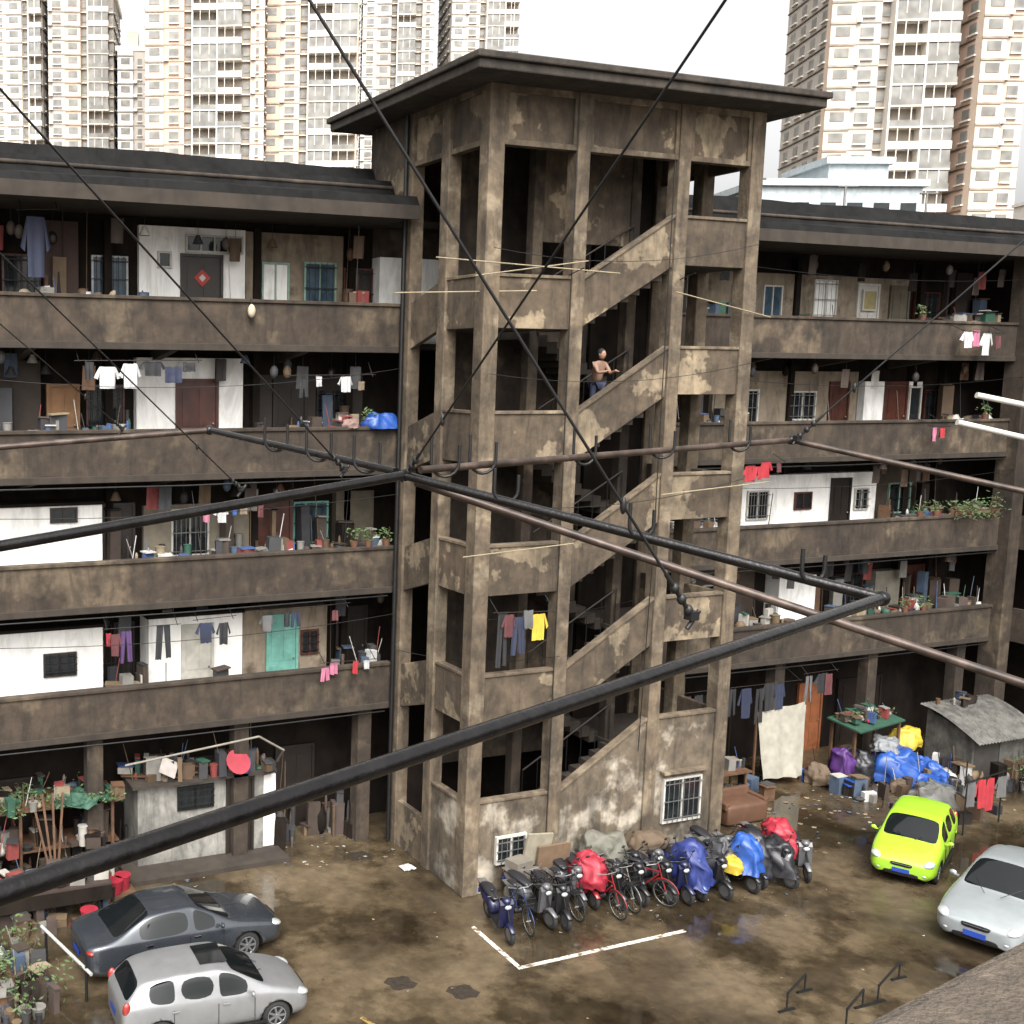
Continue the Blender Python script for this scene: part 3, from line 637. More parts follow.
rack([('s',6.5,.45,.6,'w'),('s',7.05,.35,.55,'w'),('c',6.1,.25,.35,'k'),('s',7.6,.4,.4,'k'),('c',8.1,.5,.35,'n'),('c',8.55,.3,.25,'k')],5.8,8.8,-.1,12.3)
rack([('c',11.9,.2,.3,'w'),('s',12.6,.3,.4,'w'),('c',13.0,.2,.25,'t'),('p',11.4,.25,.5,'k')],11.0,13.4,.1,12.0)
rack([('c',9.1,.2,.3,'p'),('s',9.5,.25,.4,'w'),('c',9.8,.15,.3,'b'),('c',10.05,.2,.35,'t'),('c',10.5,.15,.25,'m')],8.6,10.9,.2,8.95)
rack([('p',6.95,.3,.8,'u'),('s',6.75,.25,.55,'m'),('c',6.6,.15,.3,'r'),('p',7.9,.35,.75,'k')],6.4,8.3,-.1,6.2)
rack([('s',8.95,.4,.55,'n'),('s',9.3,.3,.5,'k')],8.6,9.7,-.1,6.25)
rack([('s',10.6,.3,.35,'g'),('c',11.,.2,.3,'k'),('p',11.3,.25,.4,'n'),('c',12.4,.2,.3,'m')],10.3,12.8,0,6.3)
rack([('c',12.35,.22,.25,'p'),('c',12.95,.18,.3,'r'),('c',13.2,.2,.2,'w'),('p',12.1,.2,.35,'p')],11.9,13.5,-.2,4.95)
rack([('s',25.0,.35,.45,'r'),('p',25.3,.3,.4,'r'),('s',25.65,.4,.42,'r'),('c',26.1,.2,.3,'m')],24.6,26.4,-.4,9.65)
rack([('s',33.2,.4,.5,'w'),('c',33.6,.3,.5,'p'),('s',34.1,.45,.6,'w'),('c',34.5,.3,.35,'m')],32.9,34.8,-.45,13.45)
rack([('c',32.2,.25,.35,'p'),('c',32.5,.2,.25,'r')],31.9,32.9,-.4,10.6)
rack([('s',23.8,.35,.7,'k'),('p',24.2,.3,.95,'n'),('s',24.6,.35,.8,'k'),('p',25.0,.3,1.0,'k'),('s',25.5,.4,.75,'n'),('p',25.9,.3,1.,'k'),('s',26.3,.4,.9,'k'),('s',26.8,.35,.7,'n'),('p',23.3,.3,.9,'m')],22.9,27.6,-.4,3.15)
rack([('p',28.3,.3,.9,'g'),('s',28.7,.4,.7,'k'),('c',29.,.3,.6,'m')],28,29.4,-.1,3.2)
rack([('p',14.75,.3,1.1,'k'),('p',15.1,.3,1.0,'n'),('s',14.95,.3,.6,'m'),('c',15.35,.25,.4,'g'),('s',15.7,.32,.75,'y')],14.5,16.2,-3.65,6.75)
b=B()
for p,q in (((12.6,-3.9,14.5),(17.4,-3.8,14.35)),((13.5,-4.,14.15),(16.6,-3.7,14.6)),((12.4,-2.5,13.85),(15.2,-3.8,13.9)),((13.6,-3.75,8.1),(16.6,-3.65,8.25)),((19.,-3.7,9.3),(22.4,-3.6,9.5)),((19.1,-3.7,14.0),(22.2,-3.5,13.5))):
    b.cyl(p,q,.015,cm(.3,.25,.16),6)
for x in (14.5,16.3,19.4): b.tube([(x,-3.45,14.3),(x,-3.95,14.42)],.012,IRON,5)
b.obj('bamboo_drying_pole')
b=B(); b.sph((10.0,-.14,13.5),.1,.08,.16,cm(.5,.42,.3),8,6); b.cyl((10,-.12,13.6),(10,-.08,13.8),.01,IRON,5); b.obj('hanging_bag')

# ---------------------------------------------------------------- corridor belongings and plants
PAL=[cm(.4,.38,.34),cm(.2,.19,.17),cm(.09,.055,.03),cm(.04,.04,.04),cm(.06,.09,.14),cm(.2,.035,.03),cm(.02,.08,.05),cm(.5,.5,.48),cm(.15,.1,.055),cm(.04,.08,.2),cm(.25,.2,.13),cm(.02,.02,.02),cm(.05,.034,.024),cm(.07,.05,.04),cm(.03,.03,.035)]
DPAL=[PAL[1],PAL[2],PAL[3],PAL[8],PAL[11],PAL[12],PAL[13],PAL[14],WOOD,DARKW,DOORD,PAL[4]]
def plant(b,c,r,hh,n=60,rr=rnd,m=LEAF):
    c=Vector(c)
    for i in range(n):
        v=Vector((rr.gauss(0,.45),rr.gauss(0,.45),rr.uniform(0,1))); p=c+Vector((v.x*r,v.y*r,v.z*hh)); q=rr.uniform(.03,.075)
        d1=Vector((rr.uniform(-1,1),rr.uniform(-1,1),rr.uniform(-.6,1))).normalized()*q; d2=d1.orthogonal().normalized()*q*.35
        b.add([p-d1,p+d2,p+d1,p-d2],[(0,1,2,3)],m)
    for i in range(5): b.cyl(c,c+Vector((rr.uniform(-r,r)*.6,rr.uniform(-r,r)*.6,hh*.8)),.006,WOOD,4)
def clutter(x0,x1,y0,y1,z,n,rr,hmax=.6,name='household_belongings',pal=PAL,obj=True,base=None):
    b=base or B()
    for i in range(n):
        x=rr.uniform(x0,x1); y=rr.uniform(y0,y1); m=rr.choice(pal); t=rr.random(); hh=rr.uniform(.1,hmax)
        if t<.38:
            w_=rr.uniform(.1,.4); b.obox((x,y,z+hh/2),w_,rr.uniform(.1,.35),hh,m,rz=rr.uniform(-.4,.4),ry=rr.uniform(-.04,.04))
            if rr.random()<.5: b.obox((x,y,z+hh+.03),w_*1.1,.3,.03,rr.choice(pal),rz=rr.uniform(-.4,.4),ry=rr.uniform(-.1,.1))
        elif t<.6:
            r=rr.uniform(.04,.14); b.cyl((x,y,z),(x,y,z+hh*.7),r*.8,m,10,r); b.cyl((x,y,z+hh*.7),(x,y,z+hh*.72),r*1.08,m,10)
        elif t<.74:
            b.cyl((x,y,z),(x,y,z+hh*.6),.04,m,8); b.cyl((x,y,z+hh*.6),(x,y,z+hh*.8),.04,m,8,.015)
        elif t<.86:
            b.cyl((x,y,z),(x+rr.uniform(-.3,.3),y+.1,z+hmax*rr.uniform(1,1.9)),.012,m,5)
        else:
            h2=hh*.6; o=len(b.v); b.sph((x,y,z+h2*.5),rr.uniform(.08,.2),.14,h2*.55,m,9,6)
            for q in range(o,len(b.v)):
                v=b.v[q]; k=mnoise.noise(Vector(v)*9)*.06; b.v[q]=(v[0]+k,v[1]-k,v[2]+k)
    if obj: return b.obj(name)
def hangers(bb,x0,x1,z,n,rr,pal):
    for i in range(n):
        x=rr.uniform(x0,x1); y=rr.uniform(.3,1.4); l=rr.uniform(.1,.5); m=rr.choice(pal); t=rr.random()
        bb.cyl((x,y,z+2.85),(x,y,z+2.85-l),.006,IRON,4)
        if t<.4: bb.sheet((x-.15,y,z+2.85-l),(x+.15,y,z+2.85-l),(x-.17,y,z+2.3-l),(x+.13,y,z+2.3-l),m,4,.03,1,rr)
        elif t<.7: bb.cyl((x,y,z+2.85-l),(x,y,z+2.65-l),.05,m,8,.14)
        else: bb.sph((x,y,z+2.7-l),.11,.09,.16,m,8,5)
rr=random.Random(11)
for lev,segs in {5:((2,6.5),(6.6,7.8),(13,14.),(22.5,25),(33.3,36)),4:((2,7.4),(10.6,13.9),(22.5,26),(34,36)),3:((6.9,14),(22.5,24.5),(32.3,36)),2:((6.8,7.8),(12.6,14),(22.5,28),(29.6,36))}.items():
    for x0,x1 in segs:
        z=FL[lev]; bb=B(); 
        bb.box(x0,x1,.35,.75,z+.72,z+.76,WOOD)
        for xx in (x0+.05,x1-.1): bb.box(xx,xx+.05,.4,.7,z,z+.72,WOOD)
        clutter(x0,x1,.4,.7,z+.76,int((x1-x0)*8),rr,.55,base=bb,obj=False)
        clutter(x0,x1,1.0,1.6,z,int((x1-x0)*5),rr,2.0,base=bb,obj=False,pal=DPAL)
        hangers(bb,x0,x1,z,int((x1-x0)*2),rr,DPAL+[PAL[0],PAL[5],PAL[9]])
        bb.obj('household_belongings')
for lev,segs in {5:((7.9,13.2),(25,33)),4:((7.7,10.5),(26,34)),3:((24.6,32),),2:((7.8,12.6),)}.items():
    for x0,x1 in segs:
        z=FL[lev]; bb=B(); clutter(x0,x1,.3,.9,z,int((x1-x0)*2.2),rr,1.1,base=bb,obj=False); hangers(bb,x0,x1,z,int((x1-x0)*.8),rr,DPAL); bb.obj('household_belongings')
for lev,xs in {3:(12.9,13.3,13.8,32.5,33.2,33.9),5:(31.9,3.2),4:(13.2,35),2:(32.2,33.),}.items():
    for x in xs:
        bb=B(); z=FL[lev]+.96; bb.cyl((x,.07,z),(x,.07,z+.16),.08,cm(.14,.06,.035),10,.11); plant(bb,(x,.07,z+.14),.2,.33,55); bb.obj('potted_plant')
bb=B()
for i in range(9): plant(bb,(33.9+i*.22,-.15+rnd.uniform(-.1,.2),7.72+rnd.uniform(-.15,.15)),.35,rnd.uniform(.3,.8),60)
bb.box(33.9,35.9,-.05,.2,7.79,7.9,cm(.14,.06,.035)); bb.obj('trailing_plant')
def drape(name,c,sx,sy,sz,m,rz=0,seed=1,par=None,n=16,fold=.12,ridge=False):
    r2=random.Random(seed); P=[];F=[]; ph=[r2.uniform(0,6) for _ in range(6)]; mN=34; off=Vector((seed*3.7,seed*1.3,0))
    for j in range(n+1):
        v=j/n
        for i in range(mN):
            t=2*math.pi*i/mN; rad=math.sin(v*math.pi/2)**.75; zz=1-v**2.2
            f1=abs(math.sin(t*3.5+ph[0]+v))*1.4-.7; f2=abs(math.sin(t*6.5+ph[1]-v*2))*1.2-.6
            k=1+fold*v*f1+fold*.7*v*f2
            x=sx/2*rad*math.cos(t)*k; y=sy/2*rad*math.sin(t)*k; z=sz*zz
            if ridge: z*=.72+.28*math.cos((y/(sy/2)+.35)*2.4)
            p=Vector((x,y,z)); s_=min(sx,sy,.9)
            p+=Vector((mnoise.noise(p*2.6+off),mnoise.noise(p*2.6+off+Vector((9,0,0))),mnoise.noise(p*3+off+Vector((0,9,0)))))*.2*s_
            p+=Vector((mnoise.noise(p*7+off),mnoise.noise(p*7+off+Vector((5,0,0))),abs(mnoise.noise(p*6+off+Vector((0,5,0))))-.2))*.13*s_
            if p.z<0: p.z=.01
            P.append(p)
    for j in range(n):
        for i in range(mN): F.append((j*mN+i,(j+1)*mN+i,(j+1)*mN+(i+1)%mN,j*mN+(i+1)%mN))
    q=B(); q.add(P,F,m,True); return q.obj(name,par,c,rz)
BT=cm(.02,.08,.33,.45); GT=cm(.13,.13,.12,.6); RT=cm(.32,.018,.035,.55); YT=cm(.5,.36,.03,.55); PT=cm(.07,.02,.14,.6); KT=cm(.018,.018,.022,.45); GRT=cm(.02,.075,.045,.7); BRT=cm(.11,.075,.045,.8)
drape('blue_tarpaulin_bundle',(13.55,.1,10.72),.9,.5,.42,BT,seed=3)
drape('fabric_bundle',(12.75,.1,10.74),.4,.35,.25,cm(.25,.16,.14),seed=4)

# ---------------------------------------------------------------- person on the stairs
def skinfig(name,bones,radii,m,root=0):
    me=bpy.data.meshes.new(name); me.from_pydata(bones[0],bones[1],[]); o=bpy.data.objects.new(name,me); sc.collection.objects.link(o); me.materials.append(m)
    s_=o.modifiers.new('skin','SKIN'); s_.use_smooth_shade=True
    for i,r in enumerate(radii): me.skin_vertices[0].data[i].radius=(r,r)
    me.skin_vertices[0].data[root].use_root=True
    q=o.modifiers.new('ss','SUBSURF'); q.levels=2; q.render_levels=2; return o
SKIN=cm(.34,.19,.125,.55); pr=empty('person_on_stairs',(17.75,-2.75,10.98),math.radians(-80))
V_=[(0,0,.92),(.02,0,1.12),(.06,0,1.34),(.08,.17,1.37),(.22,.22,1.14),(.44,.16,1.22),(.08,-.17,1.37),(.24,-.24,1.16),(.44,-.12,1.2),(.09,0,1.45),
    (-.0,.09,.86),(.04,.1,.48),(-.02,.1,.08),(0,-.09,.86),(-.02,-.1,.48),(-.06,-.1,.08)]
E_=[(0,1),(1,2),(2,3),(3,4),(4,5),(2,6),(6,7),(7,8),(2,9)]
o=skinfig('torso_and_arms',([V_[i] for i in range(10)],E_),[.13,.125,.13,.06,.045,.032,.06,.045,.032,.05],cm(.24,.14,.095,.6)); o.parent=pr
lv=[V_[0],V_[10],V_[11],V_[12],V_[13],V_[14],V_[15],(.12,.1,.04),(.08,-.1,.04)]
o=skinfig('trousers',(lv,[(0,1),(1,2),(2,3),(3,7),(0,4),(4,5),(5,6),(6,8)]),[.14,.09,.065,.045,.09,.065,.045,.04,.04],CL['n']); o.parent=pr
b=B(); b.sph((.13,0,1.585),.098,.078,.12,SKIN,14,10); b.sph((.105,0,1.615),.105,.086,.115,CL['k'],14,10); b.sph((.225,0,1.575),.018,.013,.025,SKIN,6,5)
for sy in (1,-1):
    b.sph((.212,sy*.03,1.6),.012,.014,.009,CL['k'],6,4); b.sph((.12,sy*.08,1.58),.018,.012,.03,SKIN,6,5)
    for i in range(5): b.cyl((.45,sy*.14-.03+i*.016,1.21),(.52 if i<4 else .48,sy*.14-.035+i*.02,1.19),.009,SKIN,5)
b.sph((.215,0,1.535),.01,.022,.006,cm(.3,.08,.07),6,4)
b.obj('head_and_hands',pr)

# ---------------------------------------------------------------- left ground
b=B(); LG=mat('pale_render',(.3,.29,.26),.85,var=.15,streak=.5,blot=.4)
b.box(7.4,10.7,.45,1.7,.12,2.15,LG); b.box(7.0,11.1,-.35,1.7,0,.12,SLAB); b.box(7.2,10.95,.2,1.75,2.15,2.23,SLAB)
window(8.45,9.3,1.45,1.95,.45,IRON,GLASSD,5); door(9.75,10.35,.12,.45,DOORD,1.9); b.box(10.71,11.05,.5,1.6,.12,2.0,WHITE)
b.obj('storage_shed')
bb=B(); clutter(7.3,10.8,.2,1.3,2.23,70,rr,.6,base=bb,obj=False)
for i in range(5): bb.obox((7.8+i*.6,.6,2.3+.03*i),1.5,.12,.03,WOOD,rz=.2*i-.4,ry=.04*i)
bb.obox((8.1,.2,2.62),.45,.03,.4,cm(.4,.36,.33),ry=.5,rx=-.5)
bb.obj('stacked_junk')
b=B()
b.cyl((0,0,0),(0,0,.14),.2,RT,18,.3); b.cyl((0,0,.14),(0,0,.16),.32,RT,18); b.obj('red_plastic_basin',None,(9.85,.2,2.5),rot=(.9,0,.1))
b=B()
b.tube([(6.9,-.2,2.95),(10.2,-.4,3.35),(10.9,-.3,2.9),(11.0,.3,2.4)],.028,cm(.2,.18,.15),8)
b.obj('bent_plastic_pipe')
bb=B()
bb.box(2.2,6.9,.2,1.5,1.95,2.0,WOOD); 
for x in (2.4,4.5,6.7): bb.box(x,x+.07,.3,.37,0,1.95,WOOD); bb.box(x,x+.07,1.3,1.37,0,1.95,WOOD)
bb.box(2.2,6.9,.35,1.4,.9,.94,WOOD)
clutter(2.3,6.9,.1,1.4,2.0,90,rr,.4,base=bb,obj=False,pal=DPAL+[GRT,GRT,PAL[0],PAL[10],PAL[5]]); clutter(2.3,6.8,.1,1.2,.94,70,rr,.7,base=bb,obj=False,pal=DPAL+[PAL[0],PAL[5]]); clutter(2.3,6.8,-.5,1.2,0,80,rr,.8,base=bb,obj=False,pal=DPAL+[PAL[0],PAL[9]])
for i in range(4): bb.obox((5.+i*.12,.0-.03*i,1.2),.05,.04,2.4,WOOD,rx=-.12,ry=-.2+.1*i)
bb.obj('storage_rack_with_junk')
drape('green_tarpaulin_cover',(6.0,.4,1.98),1.4,.9,.22,GRT,seed=71,fold=.16)
bb=B(); clutter(11.1,13.3,.4,1.5,0,30,rr,1.3,base=bb,obj=False,pal=DPAL); clutter(7.0,13.,1.1,1.6,0,20,rr,1.6,base=bb,obj=False,pal=DPAL); bb.obj('stacked_junk')
bb=B()
for i in range(18): plant(bb,(rnd.uniform(2.6,6.8),rnd.uniform(.0,1.2),2.0),.3,.3,35)
bb.obj('ivy_on_rack')
bb=B(); bb.box(3.2,6.2,-1.6,-.5,.78,.83,cm(.04,.025,.02)); bb.box(3.2,6.2,-1.6,-1.56,.45,.78,DARKW)
for x in (3.3,5.9): 
    for y in (-1.5,-.6): bb.box(x,x+.06,y,y+.06,0,.78,IRON)
clutter(3.3,6.1,-1.5,-.6,.83,44,rr,.4,base=bb,obj=False,pal=DPAL+[PAL[0],PAL[5]]); clutter(3.2,6.6,-2.0,-.5,0,30,rr,.5,base=bb,obj=False,pal=DPAL); bb.obj('market_table')
for nm,pts in (('red_bucket',((6.5,-.7),(6.75,-.5))),('red_bucket',((5.6,-1.9),))):
    b=B()
    for x,y in pts: b.cyl((x,y,.1),(x,y,.42),.15,RT,14,.19); b.cyl((x,y,.42),(x,y,.44),.2,RT,14)
    x,y=pts[0]; b.box(x-.3,x+.5,y-.2,y+.4,0,.1,WOOD); b.obj(nm)
bb=B(); clutter(2.9,4.2,-5.4,-2.4,0,70,rr,.6,base=bb,obj=False,pal=DPAL+[PAL[0],PAL[10]])
for i in range(10): plant(bb,(rnd.uniform(2.9,4.4),rnd.uniform(-5.6,-2.4),.1),.4,.7,50)
bb.obj('overgrown_junk_heap')
b=B(); b.cyl((4.35,-2.9,.75),(4.9,-4.9,.65),.035,cm(.4,.4,.38),8)
for p in ((4.4,-3.1),(4.85,-4.7)): b.cyl((p[0],p[1],0),(p[0],p[1],.72),.03,IRON,8)
b.obj('white_rail')
# ---------------------------------------------------------------- right ground
bb=B(); bb.sheet((26.0,-.35,2.3),(27.9,-.35,2.45),(26.1,-.6,.35),(27.7,-.6,.25),cm(.36,.34,.28),9,.05); bb.box(26.,26.06,-.35,-.3,0,2.4,WOOD); bb.box(27.85,27.9,-.35,-.3,0,2.45,WOOD); bb.obj('hanging_dust_sheet')
bb=B(); bb.box(23.6,25.4,-.9,-.2,.75,.8,WOOD)
for x in (23.7,25.2): bb.box(x,x+.06,-.85,-.8,0,.75,WOOD); bb.box(x,x+.06,-.3,-.25,0,.75,WOOD)
clutter(23.7,25.4,-.8,-.3,.8,16,rr,.4,base=bb,obj=False); clutter(22.3,26,-1.2,-.2,0,34,rr,.6,base=bb,obj=False,pal=DPAL+[PAL[0]]); bb.obj('outdoor_table')
b=B(); SB=cm(.10,.045,.022,.7); b.loft([(23.05,-2.0,.3,.38,.28),(23.15,-2.,.3,.42,.3),(24.35,-2.,.3,.42,.3),(24.45,-2.,.3,.38,.28)],SB,16,.35); b.obox((23.75,-1.68,.62),1.35,.16,.35,SB,rx=-.15); b.obox((23.08,-2,.55),.16,.7,.2,SB); b.obox((24.42,-2,.55),.16,.7,.2,SB); b.obj('old_brown_sofa',bevel=.03)
jp=empty('junk_heap_with_tarpaulins')
for i,(x,y,z,sx,sy,sz,m) in enumerate(((30.6,-1.3,0,1.6,1.2,1.0,BT),(29.6,-.8,0,1.1,.9,.9,KT),(31.5,-1.6,0,1.1,.8,.7,BT),(31.5,-.8,.8,1.,.7,.6,YT),(30.4,-1.0,.9,.9,.7,.4,cm(.2,.21,.22,.6)),(28.9,-.9,0,.6,.6,1.1,PT),(32.1,-1.7,0,.7,.6,.35,cm(.35,.35,.33,.5)),(30.9,-2.1,0,1.0,.6,.4,BT),(28.2,-.7,0,.7,.6,.6,BRT),(31.8,-2.2,0,.5,.4,.3,KT),(29.9,-2.0,0,.6,.5,.35,BRT))):
    o=drape('tarpaulin_%d'%i,(x,y,z),sx,sy,sz,m,rz=i,seed=20+i,par=jp,fold=.2)
bb=B(); bb.obox((30.1,-.6,1.75),2.1,1.1,.05,GRT,rz=.1,ry=-.05,rx=.15)
for x in (29.2,31.0): bb.box(x,x+.07,-1.0,-.93,0,1.7,WOOD); bb.box(x,x+.07,-.2,-.13,0,1.75,WOOD)
clutter(29.2,31,-1,-.2,1.78,34,rr,.35,base=bb,obj=False,pal=PAL+[GRT,GRT,RT]); clutter(28,33,-2.4,-.3,0,110,rr,.6,base=bb,obj=False,pal=DPAL+[PAL[0],PAL[7],BT]); 
for i in range(5): plant(bb,(29.3+i*.4,-.7,1.8),.25,.3,25)
bb.obj('frame_and_junk',jp)
# small grey shed with a sagging, curved sheet roof sloping to the yard
b=B(); TK=mat('grey_weathered_sheet',(.10,.096,.085),.7,var=.4,streak=.5)
b.box(32.95,35.6,-.5,-.42,0,1.75,TK); b.box(32.95,33.02,-1.95,-.5,0,1.3,TK); b.box(35.53,35.6,-1.95,-.5,0,1.3,TK)
b.prism([(-1.95,1.3),(-.5,1.3),(-.5,1.72)],32.95,33.02,TK,'x'); b.prism([(-1.95,1.3),(-.5,1.3),(-.5,1.72)],35.53,35.6,TK,'x')
b.box(33.02,34.1,-1.95,-1.88,0,1.28,cm(.05,.045,.04)); b.box(34.15,35.53,-1.95,-1.88,0,1.28,TK)
P=[];F=[];nx=44
for i in range(nx+1):
    for j in range(7):
        t=j/6; P.append((32.75+3.05*i/nx,-2.3+2.0*t,1.18+.72*math.sin(t*1.5)+(.022 if i%2 else -.022)))
for i in range(nx):
    for j in range(6): F.append((i*7+j,(i+1)*7+j,(i+1)*7+j+1,i*7+j+1))
b.add(P,F,TK,False); b.obj('small_grey_shed')
bb=B(); clutter(32.6,35.8,-3.2,-2.3,0,36,rr,.7,base=bb,obj=False,pal=DPAL+[PAL[0]]); clutter(33.2,35.3,-.9,-.4,1.86,10,rr,.3,base=bb,obj=False,pal=DPAL); bb.obj('scrap_pile')
b=B()
for p,q in (((28.6,-4.9,0),(28.6,-4.9,1.5)),((30.4,-4.6,0),(30.4,-4.6,1.5)),((28.5,-4.9,1.45),(30.5,-4.6,1.45)),((30.4,-3.6,0),(30.4,-3.6,1.4))): b.cyl(p,q,.02,IRON,6)
for x,w_,h_,c_ in ((28.9,.3,.7,'g'),(29.3,.3,.8,'r'),(29.65,.25,.9,'r'),(30.1,.3,.6,'g')): shirt(x,-4.8,1.42,w_,h_,CL[c_])
b.obj('clothes_rack')
drape('grey_tarpaulin_cover',(29.6,-3.3,0),1.9,1.2,.7,GT,.5,seed=50,fold=.18)
bb=B(); clutter(28.2,31.5,-4.4,-2.6,0,44,rr,.6,base=bb,obj=False,pal=DPAL+[PAL[0]]); bb.obj('scrap_pile')
bb=B()
def shrub(c,hh,r,n,seed):
    r3=random.Random(seed); c=Vector(c)
    for i in range(9):
        q=c+Vector((r3.uniform(-r,r)*.7,r3.uniform(-r,r)*.7,hh*r3.uniform(.6,1))); m_=c.lerp(q,.5)+Vector((r3.uniform(-.1,.1),r3.uniform(-.1,.1),.1)); bb.tube([c,m_,q],.015,WOOD,5); plant(bb,m_+Vector((0,0,.0)),r*.4,hh*.5,n,r3); plant(bb,q-Vector((0,0,.2)),r*.4,hh*.3,n//2,r3)
shrub((30.2,-5.9,0),1.3,.6,14,3); bb.obj('shrub')
bb=B(); shrub((33.2,-3.5,0),1.1,.7,24,4); bb.obj('shrub')
bb=B()
for p,q in (((17.4,-9.6),(18.3,-9.2)),((18.0,-10.4),(18.9,-10.0)),((19.3,-10.0),(20.5,-9.5))):
    bb.cyl((*p,.36),(*q,.36),.022,IRON,7)
    for c in (p,q): bb.cyl((*c,0),(*c,.36),.018,IRON,7); bb.box(c[0]-.2,c[0]+.2,c[1]-.025,c[1]+.025,0,.03,IRON)
bb.obj('bicycle_rack')
bb=B()
lits=[PAL[1],PAL[2],PAL[4],CL['t'],PAL[10],PAL[8],PAL[0]]
for i in range(420):
    if i%5==0: x,y=rnd.uniform(9,34),rnd.uniform(-10,-.5); s_=rnd.uniform(.012,.04)
    elif i%5<3: x,y=rnd.uniform(22,33),-1.4-abs(rnd.gauss(0,1.2)); s_=rnd.uniform(.02,.09)
    elif i%5==3: x,y=rnd.uniform(7,14),rnd.uniform(-1.,1.); s_=rnd.uniform(.02,.06)
    else: x,y=rnd.uniform(14.5,22),rnd.uniform(-6.0,-3.6); s_=rnd.uniform(.015,.05)
    p=[(x+s_*rnd.uniform(.5,1.6)*math.cos(t),y+s_*rnd.uniform(.5,1.2)*math.sin(t),.006+rnd.uniform(0,.02)) for t in (0,1.3,2.6,3.9,5.1)]
    bb.add(p,[(0,1,2,3,4)],rnd.choice(lits))
bb.sheet((23.8,-3.1,.03),(24.3,-3.05,.03),(23.9,-3.4,.03),(24.35,-3.35,.03),CL['w'],5,.03,2)
bb.sheet((13.5,-1.5,.03),(13.8,-1.45,.03),(13.5,-1.8,.03),(13.85,-1.8,.03),CL['w'],5,.03,2)
bb.obj('scattered_litter')

# ---------------------------------------------------------------- bicycles and scooters
def bicycle(fc,basket=True):
    b=B()
    for x in (-.52,.52):
        b.torus((x,0,.33),.31,.018,RUBBER,26,6); b.torus((x,0,.33),.29,.008,STEEL,26,4)
        for k in range(10): t=math.pi*k/5; b.cyl((x,0,.33),(x+.29*math.cos(t),0,.33+.29*math.sin(t)),.0025,STEEL,3)
        b.cyl((x,-.05,.33),(x,.05,.33),.02,STEEL,6); b.torus((x,0,.33),.345,.012,fc,14,4,.3,2.6)
    b.tube([(-.52,0,.33),(-.06,0,.3),(.34,0,.72)],.016,fc,7); b.tube([(-.52,.0,.33),(-.2,0,.74),(-.06,0,.3)],.013,fc,6); b.tube([(-.2,0,.74),(.36,0,.8)],.015,fc,7)
    b.tube([(.52,.03,.33),(.4,.03,.68),(.36,0,.9),(.33,0,1.0)],.014,fc,6); b.tube([(.2,-.28,1.0),(.34,-.12,1.02),(.34,.12,1.02),(.2,.28,1.0)],.011,STEEL,6)
    b.loft([(-.38,0,.86,.09,.03),(-.3,0,.88,.1,.035),(-.15,0,.88,.06,.03),(-.06,0,.87,.025,.02)],KT,10); b.cyl((-.2,0,.7),(-.22,0,.86),.013,STEEL,6)
    b.cyl((-.06,-.08,.3),(-.06,.08,.3),.07,IRON,12); b.obox((-.06,.12,.2),.1,.06,.02,IRON); b.obox((-.06,-.12,.4),.1,.06,.02,IRON)
    b.box(-.72,-.3,-.06,.06,.7,.715,STEEL)
    if basket:
        for zz,s_ in ((.68,.8),(.78,.9),(.9,1.0)):
            q=[(.5-.12*s_,-.15*s_,zz),(.5+.14*s_,-.15*s_,zz),(.5+.14*s_,.15*s_,zz),(.5-.12*s_,.15*s_,zz),(.5-.12*s_,-.15*s_,zz)]; b.tube(q,.006,IRON,4)
        for xx,yy in ((.38,-.13),(.62,-.13),(.62,.13),(.38,.13),(.5,-.13),(.5,.13)): b.cyl((xx,yy*.9,.68),(xx,yy*1.1,.9),.005,IRON,4)
        b.box(.39,.61,-.12,.12,.675,.685,IRON)
    return b
